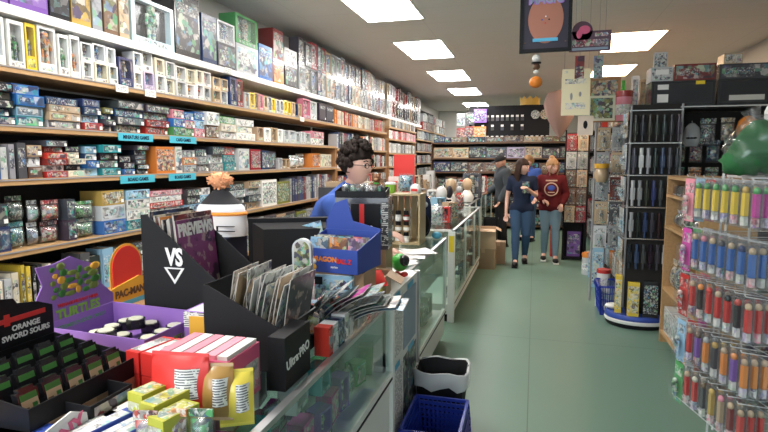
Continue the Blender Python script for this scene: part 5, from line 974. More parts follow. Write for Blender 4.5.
for i, (a, e, h, cn, lb) in enumerate(((1.1, 1.3, .14, 'silver', 'silver box with a white printed title on the wide black carton'), (1.31, 1.68, .16, 'maroon', 'dark maroon box beside the silver titled box'))):
    o = tag(carton(e-a, .24, h, COL[cn], 'game_carton', 'art_text' if i == 0 else 'art_calm', False), lb, 'carton', None, ((a+e)/2, 6.18, x0))
    if i == 0: panel(o, .12, .05, -.124, 0, .09, 'paper', name='title')
tag(carton(.12, .05, .16, COL['pale grey'], 'figure_pack', 'art_fine', False), 'pale figure pack standing on top of the silver and maroon boxes', 'figure pack', None, (1.2, 6.18, 2.515))
tag(carton(.5, .3, .14, COL['charcoal'], 'game_carton', 'art_calm', False), 'charcoal carton on the black carton with the car print', 'carton', None, (1.95, 6.18, x0)); tag(closed_box('brown cardboard carton with a white end high by the far right', .36, .3, .26, (2.42, 6.16, 2.404), 0), None, None)
tag(carton(.16, .2, .1, COL['tan'], 'small_carton', 'art_light', False), 'small pale carton beside the high brown cardboard carton', 'carton', None, (1.82, 6.16, 2.515))
# masks and soft toys hanging on the mask wall
MR = ['brown', 'charcoal', 'tan', 'dark red', 'black', 'grey', 'navy', 'orange', 'maroon', 'olive']
for r_, z_ in enumerate((1.62, 1.36, 1.12)):
    for k_ in range(9):
        cn = MR[(k_*3+r_*4) % 10]; t = tag(bag(.13, .09, .22, vary(cn), 'hanging_toy', True), f"{cn} bagged costume piece, {nth(k_+1)} from the aisle, {['upper', 'middle', 'lower'][r_]} row of the merchandise wall", 'toy', 'bagged pieces on the merchandise wall', (1.36+.148*k_, 5.92, z_-.06), 0); b = MB(); b.cyl((0, 0, .215), (0, .07, .218), .004); b.build('hook', 'grey', t)
hg = [(1.0, 1.72, .12, 'red', 'red and white hanging pack'), (1.14, 1.62, .13, 'grey', 'grey helmet mask'), (1.28, 1.66, .14, 'black', 'black helmet mask'), (1.45, 1.7, .12, 'tan', 'tan round mask'), (1.62, 1.68, .16, 'orange', 'orange costume mask'), (1.8, 1.66, .14, 'brown', 'brown mask'), (1.98, 1.7, .13, 'tan', 'pale tan mask'),
      (2.2, 1.66, .13, 'silver', 'silver shiny mask')]
for i, (x, z, r, cn, lb) in enumerate(hg):
    xx = 1.31+(x-1.0)*.98
    if i % 3 == 1:
        t = thing('hanging_helmet', f"{lb} hanging on the dark merchandise wall", 'toy helmet', (xx, 5.86, z+.2), rnd.uniform(-.5, .5)); b = MB(); b.lathe((0, 0, -.1), [(r*.4, 0), (r*.55, .04), (r*.6, .1), (r*.48, .18), (r*.2, .22), (.002, .225)], 14); b.build('shell', 'tint_gloss', t, vary(cn)); b = MB(); b.sph((0, -r*.4, -.02), (r*.4, r*.2, .02), 0, 12, 6); b.build('visor', 'black_gloss', t); b = MB(); b.cyl((0, 0, .12), (0, .13, .15), .004); b.build('hook', 'grey', t)
    else:
        t = tag(bag(r*1.15, r*.8, r*1.9, vary(cn), 'hanging_toy', True), f"{lb.replace('mask', 'costume pack')} hanging on the dark merchandise wall", 'toy', None, (xx, 5.86, z+.06), rnd.uniform(-.3, .3)); b = MB(); b.cyl((0, 0, r*1.88), (0, .13, r*1.9), .004); b.build('hook', 'grey', t)
for z, nm in ((.12, 'lowest'), (.55, 'middle'), (1.0, 'upper')): line(0, 6.0, z, .36, [(1.55, 2.68, 'box', ['charcoal', 'brown', 'dark red', 'tan', 'grey'], dict(w=(.16, .24), h=.8, name='stock_carton', n='stock carton', d=.16))], f'on the {nm} shelf of the mask wall', 'stock cartons on the dark merchandise wall')
# wooden bookcase at the aisle
t = thing('bookcase', 'slim pale wooden bookcase with open shelves facing the aisle', 'bookcase', (1.1, 4.12, 0)); ht = 1.46
b = MB(); b.b0(0, .35, 0, .025, 0, ht); b.build('near_side', 'shelf_wood', t); b = MB(); b.b0(0, .35, .98, 1.005, 0, ht); b.build('far_side', 'shelf_wood', t)
for z in (.11, .5, 1.03, 1.30, 1.455): b = MB(); b.b0(0, .34, .026, .979, z-.022, z); b.build('shelf_board', 'shelf_wood', t)
b = MB(); b.b0(.341, .35, .026, .979, .05, ht); b.build('back_panel', 'wood_dark', t)
for z, hh, kind, cs_, nm in ((.11, .3, 'box', ['white', 'white', 'pale grey'], 'floor'), (.5, .42, 'bag', ['tan', 'pink', 'brown', 'charcoal'], 'knee-high'), (1.03, .24, 'bag', ['black', 'brown', 'charcoal'], 'second highest'), (1.30, .12, 'fig', ['charcoal', 'gold', 'brown'], 'highest')):
    line(1, 1.105, z, hh, [(4.16, 5.08, kind, cs_, dict(w=(.14, .2), h=.8, n=dict(box='low white box', bag='bagged toy', fig='boxed figure')[kind]))], f'on the {nm} bookcase shelf', 'goods on the wooden bookcase')
# white wire rack of candy dispensers, its face towards the aisle
RF, RA = Vector((.86, 2.95, 0)), -1.325
RM = Matrix.Translation(RF) @ Matrix.Rotation(RA, 4, 'Z')
def RW(x, y, z): return RM @ Vector((x, y, z))
L = .52; tiers = [1.495, 1.25, 1.02, .785, .565, .40]
t = thing('wire_rack', 'white wire rack hung with rows of coloured candy dispensers', 'wire rack', RF, RA)
for x, y in ((L, 0), (L+.04, 0), (.0, .34), (L+.02, .34), (0, 0.02)): b = MB(); b.cyl((x, y, .0), (x, y, 1.53), .0055, n=8); b.build('upright', 'wire_white', t)
b = MB(); b.b0(L-.004, L+.045, -.009, -.0056, .62, .92); b.build('sign_plate', 'white_paint', t)
for i, z in enumerate(tiers):
    b = MB()
    for q in (0, .03): b.tube([(-.07, 0, z-q), (L, 0, z-q)], .0024, 5); b.tube([(0, 0, z-q), (0, .34, z-q)], .0022, 5)
    b.tube([(L, 0, z), (L, .34, z)], .0022, 5); b.tube([(0, .34, z), (L, .34, z)], .0022, 5)
    for k in range(9): b.tube([(L*k/8, 0, z), (L*k/8, .34, z)], .0014, 4)
    for k in range(8): x = -.033+.07*k; b.tube([(x, .0, z), (x, -.13, z+.02), (x, -.135, z+.03)], .0022, 4)
    if i == 5:
        for k in range(7): b.tube([(-.07, -.02*k, z-.01), (L, -.02*k, z-.01)], .002, 4)
    b.build('wire_shelf', 'wire_white', t)
def dispenser(x, y, z, stick, head, label, g):
    t = thing('candy_dispenser', label, 'candy dispenser', RW(x, y, z), RA, g); b = MB(); b.b0(-.0115, .0115, -.009, .009, -.135, -.04); b.build('stick', 'tint_gloss', t, COL[stick])
    b = MB(); b.sph((0, -.001, -.028), (.0155, .013, .016), 0, 8, 6); b.build('head', 'tint_gloss', t, vary(head)); b = MB(); b.b0(-.013, .013, -.008, .008, -.175, -.138); b.build('candy_packs', 'art_light', t, vary(rnd.choice(['pink', 'lavender', 'white'])))
    b = MB(); b.b0(-.028, .028, .011, .012, -.19, .012); b.b0(-.025, .025, -.013, .0105, -.183, -.006); b.build('bubble_pack', 'film', t)
rows = [('yellow', ['green', 'green', 'green', 'green', 'green', 'gold']), ('blue', ['tan', 'pink', 'tan', 'charcoal', 'tan', 'navy']), ('red', ['tan', 'orange', 'red', 'tan', 'black', 'red']), ('orange', ['tan', 'brown', 'grey', 'gold', 'tan', 'orange']), ('red', ['tan', 'cream', 'brown', 'gold', 'pink', 'tan'])]
for r, (st, hd_) in enumerate(rows):
    for k in range(7):
        x = .037+.07*k; s_ = st
        if r == 0 and k == 6: s_ = 'magenta'
        if r == 3: s_ = ['red', 'purple', 'orange', 'charcoal', 'orange', 'purple', 'orange'][k]
        if r == 4: s_ = ['red', 'red', 'charcoal', 'gold', 'tan', 'maroon', 'red'][k]
        if r == 2 and k in (1, 5): s_ = 'black'
        h_ = hd_[k % len(hd_)]
        for dd in range(3):
            dispenser(x+.004*dd, -.115+.038*dd, tiers[r]+.005, s_, h_, f"{s_} candy dispenser with {h_} head, {['front', 'second', 'rear'][dd]} on hook {NM[r]} down, {nth(k+1)} from far side", 'candy dispensers on the white wire rack')
    for k in range(1):
        for dd in range(3):
            s_ = ['pink', 'light blue', 'red', 'magenta', 'green', 'silver', 'red', 'pink'][(k+r*3+dd) % 8]
            hang(*RW(-.033, -.12+.05*dd, tiers[r]), .08, .2, s_, f"{s_} carded toy, {['front', 'middle', 'rear'][dd]} on the last far-end hook, tier {NM[r]}", 'carded toys on the far hooks of the wire rack', RA, 'carded_toy', 'carded toy')
for r, z in enumerate(tiers[1:]):
    for k in range(5):
        cn = rnd.choice(['dark red', 'charcoal', 'black', 'brown', 'maroon', 'navy']); tag(bag(.1, .06, .19, vary(cn), 'bagged_toy', False), f"{cn} bagged toy behind the dispensers, {nth(k+1)} from the far side, {nth(r+2)} tier", 'toy', 'bagged toys on the wire shelves', RW(.06+.1*k, .17, z+.005), RA+rnd.uniform(-.4, .4))
# things on top of and behind the rack
t = thing('wire_stand', 'white wire stand behind the dispenser rack carrying the bagged soft toys', 'wire stand', (1.06, 3.12, 0)); 
b = MB(); 
for x in (0, .5): b.cyl((x, 0, 0), (x, 0, 1.50), .006); b.cyl((x, .35, 0), (x, .35, 1.50), .006)
b.build('leg', 'wire_white', t); b = MB(); b.b0(-.01, .51, -.01, .36, 1.50, 1.51); b.build('wire_shelf', 'wire_white', t)
t = thing('bagged_soft_toy', 'large clear bag around a dark green soft toy above the wire rack', 'soft toy', (1.1, 3.2, 1.512), .2)
def gb(q):
    def f(p):
        a = 1+.1*math.sin(5*p.x+2*p.z)+.07*math.sin(9*p.z+4*p.y)+.05*math.sin(13*p.x*p.z+5*p.y); return Vector((p.x*a*q, p.y*a*q, max(p.z*a*q, -.92)))
    return f
b = MB(); b.sph((0, 0, .135), (.125, .1, .145), 0, 26, 18, gb(.93)); b.build('body', 'cloth', t, (.02, .13, .035)); b = MB(); b.sph((-.07, 0, .08), (.1, .08, .085), 0, 18, 12, gb(.95)); b.build('arm', 'cloth', t, (.03, .16, .05))
b = MB(); b.sph((0, 0, .14), (.14, .115, .15), 0, 26, 18, gb(1.02)); b.cyl((-.02, 0, .27), (-.05, 0, .34), .02, .045, 10, 0, False); b.build('clear_wrap', 'film', t)
tag(bag(.12, .1, .14, COL['brown'], 'bagged_soft_toy', False), 'clear bag of brown striped toys behind the green soft toy', 'soft toy', None, (.98+.16, 3.43, 1.512), 0)
t = thing('plush_toy', 'white and grey plush toy perched above the green soft toy', 'plush toy', (1.3, 3.42, 1.512)); b = MB(); b.sph((0, 0, .13), (.11, .1, .13), 0, 14, 9); b.build('body', 'cloth', t, COL['grey']); b = MB(); b.sph((-.02, 0, .33), (.085, .08, .09), 0, 14, 9); b.build('head', 'cloth', t, COL['white'])
for s in (-1, 1): b = MB(); b.sph((-.02+.05*s, 0, .43), (.022, .02, .035), 0, 8, 6); b.build('ear', 'cloth', t, COL['white'])
# ---------------------------------------------------------------- hanging over the aisle
t = thing('framed_poster', 'dark framed poster reading MAGIC over a brown oval, hung from the ceiling', 'framed poster', (.04, 3.6, 2.262), -.02); W, H = .31, .42
b = MB(); f = .022; b.b0(-W/2, W/2, -.012, .012, 0, f); b.b0(-W/2, W/2, -.012, .012, H-f, H); b.b0(-W/2, -W/2+f, -.012, .012, f, H-f); b.b0(W/2-f, W/2, -.012, .012, f, H-f); b.build('frame', 'black', t)
b = MB(); b.b0(-W/2+f, W/2-f, -.004, .006, f, H-f); b.build('poster', 'tint', t, (.018, .012, .03)); b = MB(); b.cyl((0, -.0075, .2), (0, -.0045, .2), .5, n=32); o = b.build('oval', 'tint', t, (.36, .14, .09)); 
for v in o.data.vertices: v.co.x *= .21; v.co.z = .2+(v.co.z-.2)*.29
words(t, 'MAGIC', .075, 'purple', (0, -.009, .315), bold=.04, sx=.9); words(t, 'MAGIC', .07, 'bluegrey', (.002, -.0105, .318), bold=.02, sx=.9)
b = MB(); b.b0(-.075, .075, -.0105, -.0078, .065, .085); b.build('blue_strip', 'cyan', t)
for i, (x, z) in enumerate(((.0, .215), (-.022, .196), (.02, .196), (-.12, .06), (.12, .06), (-.002, .175))): b = MB(); b.sph((x, -.009, z), (.005, .002, .005), 0, 8, 5); b.build('dot', ['white_paint', 'inkblue', 'black', 'brown', 'brown', 'red'][i], t)
for s in (-1, 1): b = MB(); b.cyl((s*.13, 0, H), (s*.13, 0, ZC-2.262), .0015, n=5); b.build('hanging_wire', 'grey', t)
t = thing('hanging_sign', 'small pink and black sign with a round top hung beside the framed poster', 'sign', (.355, 4.2, 2.365), 0)
b = MB(); b.b0(-.14, .14, 0, .012, 0, .14); b.cyl((-.055, 0, .14), (-.055, .012, .14), .07, n=24); b.build('board', 'tint', t, (.1, .05, .08)); b = MB(); b.sph((-.04, -.001, .15), (.04, .002, .03), 0, 12, 7); b.sph((-.075, -.001, .12), (.02, .002, .03), 0, 10, 6); b.build('pink_swirl', 'pink', t)
words(t, 'GAMES', .055, 'plum', (.0, -.002, .06), bold=.05, sx=1.1) if False else None
b = MB(); b.b0(-.12, .12, -.002, 0, .035, .08); b.b0(.03, .12, -.002, 0, .1, .125); b.build('red_band', 'art_text', t, (.35, .06, .1)); b = MB(); b.b0(-.12, .12, -.002, 0, .008, .025); b.build('white_band', 'bluegrey', t)
for s in (-1, 1): b = MB(); b.cyl((s*.1, .006, .14), (s*.1, .006, ZC-2.365), .0015, n=5); b.build('hanging_wire', 'grey', t)
for i, (x, z, cn) in enumerate(((.345, 2.285, 'dark red'), (.495, 2.28, 'grey'))):
    t = thing('hanging_card', ['dark red narrow card dangling below the pink sign', 'grey narrow card dangling against the warm ceiling light'][i], 'hanging card', (x, 5.0, z)); b = MB(); b.b0(-.038, .038, 0, .006, 0, .19); b.build('card', 'art_calm', t, COL[cn]); b = MB(); b.b0(-.03, .03, -.002, 0, .03, .1); b.build('picture', 'art_fine', t, COL[cn]); b = MB(); b.cyl((0, .003, .19), (0, .003, ZC-z), .0015, n=5); b.build('hanging_thread', 'grey', t)
t = thing('halloween_ornament', 'hanging ornament of a pumpkin below a ghostly hatted head', 'ornament', (-.01, 4.0, 2.09)); b = MB(); b.sph((0, 0, .045), (.045, .045, .045), 0, 16, 8, lambda p: Vector((p.x*(1-.08*abs(math.sin(4*math.atan2(p.y, p.x)))), p.y*(1-.08*abs(math.sin(4*math.atan2(p.y, p.x)))), p.z*.9))); b.build('pumpkin', 'orange', t)
b = MB(); b.sph((0, 0, .115), (.018, .018, .014), 0); b.build('bow', 'white_paint', t); b = MB(); b.sph((0, 0, .15), (.026, .026, .024), 0); b.build('face', 'brown', t); b = MB(); b.cyl((0, 0, .172), (0, 0, .18), .034, n=12); b.build('brim', 'black', t); b = MB(); b.sph((0, 0, .205), (.03, .03, .028), 0); b.build('white_cap', 'white_paint', t); b = MB(); b.cyl((0, 0, .23), (0, 0, ZC-2.09), .0015, n=5); b.build('hanging_thread', 'grey', t)
t = thing('draped_cloth', 'pinkish beige cloth gathered into a cone hanging from the ceiling at the far end', 'drape', (.42, 10.5, 2.05)); b = MB()
prof = [(.03, -.05), (.12, .08), (.24, .32), (.3, .55), (.24, .74), (.05, .8)]
b.lathe((0, 0, 0), prof, 20); b.v = [Vector((v.x*(1+.1*math.sin(9*math.atan2(v.y, v.x))), v.y*(1+.1*math.sin(9*math.atan2(v.y, v.x))), v.z)) for v in b.v]; b.build('cloth', 'cloth', t, (.34, .22, .19)); b = MB(); b.cyl((0, 0, .78), (0, 0, ZC-2.05), .004); b.build('hanging_cord', 'grey', t)

# ---------------------------------------------------------------- people
def evaluated(me_or_ob):
    dg = bpy.context.evaluated_depsgraph_get(); dg.update(); return bpy.data.meshes.new_from_object(me_or_ob.evaluated_get(dg))
def skinned(pts, edges, sub=2):
    """pts: name -> (x,y,z,r)"""
    names = list(pts); bm = bmesh.new(); lay = bm.verts.layers.skin.verify(); vs = {n_: bm.verts.new(pts[n_][:3]) for n_ in names}
    for a, e in edges: bm.edges.new((vs[a], vs[e]))
    for i, n_ in enumerate(names):
        r = pts[n_][3]; vs[n_][lay].radius = (r, r) if not isinstance(r, tuple) else r; vs[n_][lay].use_root = i == 0
    me = bpy.data.meshes.new('tmp'); bm.to_mesh(me); bm.free(); o = bpy.data.objects.new('tmp', me); C.objects.link(o)
    m = o.modifiers.new('s', 'SKIN'); m.use_smooth_shade = True; q = o.modifiers.new('u', 'SUBSURF'); q.levels = sub; q.render_levels = sub
    out = evaluated(o); bpy.data.objects.remove(o); return out
def fuse(meshes, voxel, smooth=2):
    bm = bmesh.new()
    for me in meshes: bm.from_mesh(me)
    me = bpy.data.meshes.new('tmp'); bm.to_mesh(me); bm.free(); o = bpy.data.objects.new('tmp', me); C.objects.link(o)
    m = o.modifiers.new('r', 'REMESH'); m.mode = 'VOXEL'; m.voxel_size = voxel; m.use_smooth_shade = True
    if smooth: q = o.modifiers.new('c', 'SMOOTH'); q.iterations = smooth; q.factor = .5
    out = evaluated(o); bpy.data.objects.remove(o)
    for p in out.polygons: p.use_smooth = True
    return out
def head_mesh(c, rot, s=1., jaw=.8):
    """head: cranium, narrowing jaw, brow, nose, lips, chin, ears; faces -Y before rot"""
    def fn(p):
        x, y, z = p.x, p.y, p.z
        if z < 0: x *= 1-.30*(-z)**1.4*(2-jaw); y *= 1-.06*(-z)
        y -= .0
        fr = max(0, -y)
        y -= fr*.20*math.exp(-(x/.16)**2-((z+.16)/.17)**2)          # nose
        y -= fr*.05*math.exp(-(x/.3)**2-((z+.46)/.07)**2)           # lips
        y += fr*.03*math.exp(-(x/.3)**2-((z+.36)/.05)**2)
        y -= fr*.09*math.exp(-(x/.25)**2-((z+.78)/.16)**2)          # chin
        y += fr*.09*(math.exp(-((x-.36)/.17)**2-((z-.02)/.1)**2)+math.exp(-((x+.36)/.17)**2-((z-.02)/.1)**2))   # eye sockets
        y -= fr*.03*math.exp(-(x/.6)**2-((z-.16)/.07)**2)           # brow
        return Vector((x, y, z))
    b = MB(); b.sph((0, 0, 0), (.078*s, .098*s, .118*s), 0, 36, 30, fn)
    for q in (-1, 1): b.sph((q*.078*s, .012*s, -.008*s), (.012*s, .02*s, .032*s), 0, 10, 8)
    R = Matrix.Translation(c) @ rot; b.v = [R @ v for v in b.v]; me = bpy.data.meshes.new('tmp'); me.from_pydata([tuple(v) for v in b.v], [], b.f); return me
def hand(pts, edges, pre, wrist, dirn, palm, s=1., curl=.5):
    """palm and five unequal curled fingers rooted at wrist; dirn along the hand, palm = palm normal"""
    d = Vector(dirn).normalized(); n_ = Vector(palm); n_ = (n_-d*n_.dot(d)).normalized(); side = d.cross(n_); w0 = Vector(wrist)
    pts[pre+'palm'] = (*(w0+d*.045*s), .024*s); edges.append((pre+'wrist', pre+'palm'))
    pts[pre+'palm2'] = (*(w0+d*.075*s), .024*s); edges.append((pre+'palm', pre+'palm2'))
    for i, (off, ln) in enumerate(((-.030, .068), (-.010, .08), (.010, .075), (.029, .058))):
        k = w0+d*.09*s+side*off*s; a = 0; prev = pre+'palm2'; p = k
        for j, f in enumerate((.0, .45, .32, .25)):
            if j: a += curl*(.8+.1*i); p = p+(d*math.cos(a)+n_*math.sin(a))*ln*f*s
            nm = f'{pre}f{i}{j}'; pts[nm] = (*p, (.0098, .009, .0085, .0075)[j]*s); edges.append((prev, nm)); prev = nm
    p = w0+d*.03*s-side*.02*s; prev = pre+'palm'
    for j, (a_, l_) in enumerate(((0, 0), (.6, .035), (.4, .03), (.25, .022))):
        if j: p = p+(d*math.cos(a_*1.3)-side*math.sin(a_*1.3)+n_*.35).normalized()*l_*s
        nm = f'{pre}t{j}'; pts[nm] = (*p, (.013, .011, .0098, .009)[j]*s); edges.append((prev, nm)); prev = nm
def person(label, loc, rz, J, wear, head, s=1., voxel=.0065):
    """J: joint positions; wear: list of garments; head: dict(rot, hair ...)"""
    t = thing('person', label, 'person', loc, rz)
    P = {'pelvis': (*J['pelvis'], .105*s), 'waist': (*J['waist'], .095*s), 'chest': (*J['chest'], .12*s), 'neck0': (*J['neck'], .055*s), 'neck1': (*(Vector(J['neck'])*.45+Vector(J['head'])*.55), .048*s)}
    E_ = [('pelvis', 'waist'), ('waist', 'chest'), ('chest', 'neck0'), ('neck0', 'neck1')]
    for q in 'lr':
        sh, el, wr = J['sh'+q], J['el'+q], J['wr'+q]; P['sh'+q] = (*sh, .052*s); P['ua'+q] = (*(Vector(sh)*.5+Vector(el)*.5), .044*s); P['el'+q] = (*el, .036*s); P['fa'+q] = (*(Vector(el)*.6+Vector(wr)*.4), .036*s); P[q+'wrist'] = (*wr, .024*s)
        E_ += [('chest', 'sh'+q), ('sh'+q, 'ua'+q), ('ua'+q, 'el'+q), ('el'+q, 'fa'+q), ('fa'+q, q+'wrist')]
        hd = J.get('hd'+q) or ((Vector(wr)-Vector(el)).normalized(), (0, -1, 0), .35); hand(P, E_, q, wr, hd[0], hd[1], s, hd[2])
        if 'hip'+q in J:
            hp, kn, an, toe = J['hip'+q], J['kn'+q], J['an'+q], J['toe'+q]; P['hp'+q] = (*hp, .088*s); P['th'+q] = (*(Vector(hp)*.5+Vector(kn)*.5), .074*s); P['kn'+q] = (*kn, .054*s); P['cf'+q] = (*(Vector(kn)*.65+Vector(an)*.35), .054*s); P['an'+q] = (*an, .036*s); P['to'+q] = (*toe, .034*s)
            E_ += [('pelvis', 'hp'+q), ('hp'+q, 'th'+q), ('th'+q, 'kn'+q), ('kn'+q, 'cf'+q), ('cf'+q, 'an'+q), ('an'+q, 'to'+q)]
    hr = Euler(head['rot']).to_matrix().to_4x4(); hm = head_mesh(Vector(J['head']), hr, s, head.get('jaw', .8))
    me = fuse([skinned(P, E_), hm], voxel, 1); me.materials.append(M[head.get('skin', 'skin')]); body = link('body', me, t)
    H = Matrix.Translation(J['head']) @ hr
    def on_head(name, mb, m, col=None, sm=True):
        mb.v = [H @ v for v in mb.v]; return mb.build(name, m, t, col)
    for q in (-1, 1):
        b = MB(); b.sph((q*.029*s, -.083*s, .004*s), (.0125*s, .009*s, .008*s), 0, 10, 7); ey = on_head('eye', b, 'white_paint'); b = MB(); b.sph((q*.029*s, -.0905*s, .004*s), (.0058*s, .003*s, .0058*s), 0, 8, 6); on_head('iris', b, 'hair_brown').parent = ey
        b = MB(); b.tube([(q*.014*s, -.098*s, .026*s), (q*.03*s, -.0985*s, .031*s), (q*.045*s, -.088*s, .026*s)], .0032*s, 5); on_head('eyebrow', b, head['hairm'])
    b = MB(); b.sph((0, -.098*s, -.054*s), (.021*s, .007*s, .0065*s), 0, 10, 6); on_head('lips', b, 'lip')
    # garments: (name, material, [joint chains], extra radius, clip)
    for nm, m, keys, ex, vox in wear:
        Q = {k: (*P[k][:3], P[k][3]+ex) for k in keys}; ed = [(a, e) for a, e in E_ if a in Q and e in Q]
        cb = MB()
        for a, e in ed:
            pa, pe, ra, re_ = Vector(Q[a][:3]), Vector(Q[e][:3]), Q[a][3], Q[e][3]; k_ = 5
            for i_ in range(k_+1): f_ = i_/k_; r_ = ra+(re_-ra)*f_; c_ = pa.lerp(pe, f_); wd = 1.18 if a in ('pelvis', 'waist', 'chest') and e in ('waist', 'chest') else 1; cb.sph(tuple(c_), (r_*wd, r_*.95, r_), 0, 18, 12)
        g = bpy.data.meshes.new('tmp'); g.from_pydata([tuple(v) for v in cb.v], [], cb.f); g = fuse([g], vox, 4); g.materials.append(M[m]); link(nm, g, t)
    for q in 'lr':
        if 'hip'+q in J and head.get('shoes'):
            a, e = Vector(J['an'+q]), Vector(J['toe'+q]); d = (e-a); d.z = 0; d.normalize(); b = MB(); cen = a.lerp(e, .55); ang = math.atan2(d.y, d.x)
            b.sph((0, 0, .035), (.135*s, .046*s, .045), 0, 16, 9); b.b0(-.125*s, .13*s, -.04*s, .04*s, 0, .02, 1)
            R = Matrix.Translation((cen.x, cen.y, min(a.z, e.z)-.04)) @ Matrix.Rotation(ang, 4, 'Z'); b.v = [R @ v for v in b.v]; b.build('shoe', [head['shoes'], head.get('sole', head['shoes'])], t)
    return t, H, on_head, P
mat('lip', (.45, .13, .11), .45); mat('blue_shirt', (.03, .08, .32), .85)
TOR = ['pelvis', 'waist', 'chest', 'neck0', 'hpl', 'hpr']
def sleeves(full): return TOR+[k+q for q in 'lr' for k in (('sh', 'ua', 'el', 'fa') if full else ('sh', 'ua'))]+([q+'wrist' for q in 'lr'] if full else [])
LEGS = ['pelvis']+[k+q for q in 'lr' for k in ('hp', 'th', 'kn', 'cf', 'an')]
def hairball(s, top=.0, long=0., seed=1, curly=False, back=.1, w=1., n=34, front=True):
    """cap of hair over the cranium with locks falling behind and beside the face"""
    r = random.Random(seed); b = MB()
    def fn(p):
        x, y, z = p.x, p.y, p.z; k = 1+.04*math.sin(9*math.atan2(y, x)+3*z)
        if z < .1 and y < -.1: f = min(1, (.1-z)*2.2)*min(1, (-y-.1)*3); x *= 1; y = y*(1-.75*f); z = z+.35*f*(1 if z > -.6 else .2)
        if z < -.35: z = -.35+(z+.35)*.4
        return Vector((x*k, y*k+.06, z+.04))
    b.sph((0, .008*s, .018*s), (.089*s*w, .112*s, .122*s+top), 0, 28, 20, fn)
    if curly:
        for i in range(n*5):
            a = r.uniform(0, 2*PI); z = r.uniform(-.25, 1); q = math.sqrt(max(0, 1-z*z)); x, y = q*math.cos(a), q*math.sin(a)
            if y < -.3 and z < .45: continue
            R = r.uniform(.95, 1.14); b.sph((x*.095*s*R, .012*s+y*.118*s*R, .03*s+z*.125*s*R), r.uniform(.014, .026)*s, 0, 6, 4)
    if long:
        for i in range(n):
            a = -PI*.08+(PI*1.16)*i/(n-1); x, y = math.cos(a)*.085*s*w, math.sin(a)*.1*s
            z1 = -long*r.uniform(.85, 1.05); b.tube([(x*.9, y, .06*s), (x*1.12, y*1.05+.01, -.04*s), (x*1.2, y*1.05+.02, z1*.6), (x*1.12, y*.95+.02, z1)], .0135*s, 5)
    return b
# woman in the navy T-shirt, mid-stride
J = dict(pelvis=(0, 0, .90), waist=(.0, -.005, 1.03), chest=(.0, -.01, 1.20), neck=(0, 0, 1.34), head=(0.005, -.025, 1.475),
         shr=(-.155, 0, 1.29), elr=(-.215, .03, 1.04), wrr=(-.225, -.04, .80), shl=(.155, 0, 1.29), ell=(.205, -.02, 1.05), wrl=(.10, -.2, 1.15), hdl=((-.5, -.5, .35), (-.3, .2, -1), .5),
         hipr=(-.085, 0, .86), knr=(-.08, -.08, .48), anr=(-.075, -.12, .085), toer=(-.08, -.25, .045), hipl=(.085, 0, .86), knl=(.075, -.01, .48), anl=(.06, .22, .12), toel=(.065, .11, .05))
wp = onz(520, 266, 0)
t, H, oh, P = person('woman with long dark hair, navy printed T-shirt and blue jeans, walking and looking sideways', (wp.x, wp.y+.1, 0), .02, J,
    [('t_shirt', 'navy', sleeves(False), .016, .012), ('jeans', 'jeans', LEGS, .012, .012)], dict(rot=(.05, 0, .95), skin='skin_pale', hairm='hair_brown', shoes='black', jaw=.7), .97)
oh('long_hair', hairball(.97, long=.25, seed=4), 'hair_brown')
b = MB(); b.b0(-.0, .1, -.158, -.15, 1.1, 1.27); b.build('shirt_print', 'art', [c for c in t.children if c.name.startswith('t_shirt')][0], COL['charcoal'])
# girl in the maroon sweatshirt
J = dict(pelvis=(0, 0, .90), waist=(.0, 0, 1.02), chest=(.0, 0, 1.2), neck=(0, -.01, 1.35), head=(.01, -.045, 1.48),
         shr=(-.15, 0, 1.29), elr=(-.215, .03, 1.06), wrr=(-.13, -.13, .97), shl=(.15, 0, 1.29), ell=(.225, .03, 1.05), wrl=(.17, -.10, .93),
         hipr=(-.08, 0, .86), knr=(-.075, -.02, .48), anr=(-.085, .06, .1), toer=(-.085, -.06, .05), hipl=(.08, 0, .86), knl=(.085, -.07, .47), anl=(.09, -.12, .085), toel=(.1, -.25, .045), hdr=((.6, -.4, -.2), (0, 0, -1), .7), hdl=((-.2, -.5, -.7), (0, 0, -1), .6))
gp = onz(549, 262, 0)
t, H, oh, P = person('girl with fair tied-up hair, maroon sweatshirt with round blue emblem and light jeans', (gp.x, gp.y+.1, 0), -.02, J,
    [('sweatshirt', 'maroon', sleeves(True), .022, .012), ('jeans', 'jeans_light', LEGS, .008, .012)], dict(rot=(.18, 0, .55), skin='skin_pale', hairm='hair_fair', shoes='black', sole='white_paint', jaw=.6), 1.0)
oh('hair', hairball(.98, seed=2), 'hair_fair'); b = MB(); b.sph((0, .05, .13), (.045, .045, .04), 0, 14, 9); oh('hair_bun', b, 'hair_fair')
b = MB(); b.tube([(-.06, -.085, .08), (-.072, -.06, -.05), (-.062, -.05, -.12)], .009, 6); b.tube([(.06, -.085, .08), (.072, -.06, -.05), (.062, -.05, -.12)], .009, 6); oh('hair_strand', b, 'hair_fair')
yz = -.166
b = MB(); b.cyl((0, yz+.012, 1.14), (0, yz-.004, 1.14), .105, n=28); sw = [c for c in t.children if c.name.startswith('sweatshirt')][0]; b.build('emblem', 'tint', sw, (.55, .38, .28)); b = MB(); b.cyl((0, yz-.0045, 1.14), (0, yz-.006, 1.14), .088, n=28); b.build('emblem_ring', 'maroon', sw); b = MB(); b.sph((0, yz-.006, 1.16), (.055, .005, .042), 0, 16, 8); b.build('emblem_crest', 'inkblue', sw)
b = MB(); b.b0(-.085, .085, yz-.002, yz+.02, 1.262, 1.282); b.build('emblem_arc', 'tint', sw, (.55, .38, .28)); b = MB(); b.b0(-.05, .05, yz-.008, yz-.0045, 1.085, 1.1); b.build('emblem_arc', 'tint', sw, (.55, .38, .28))
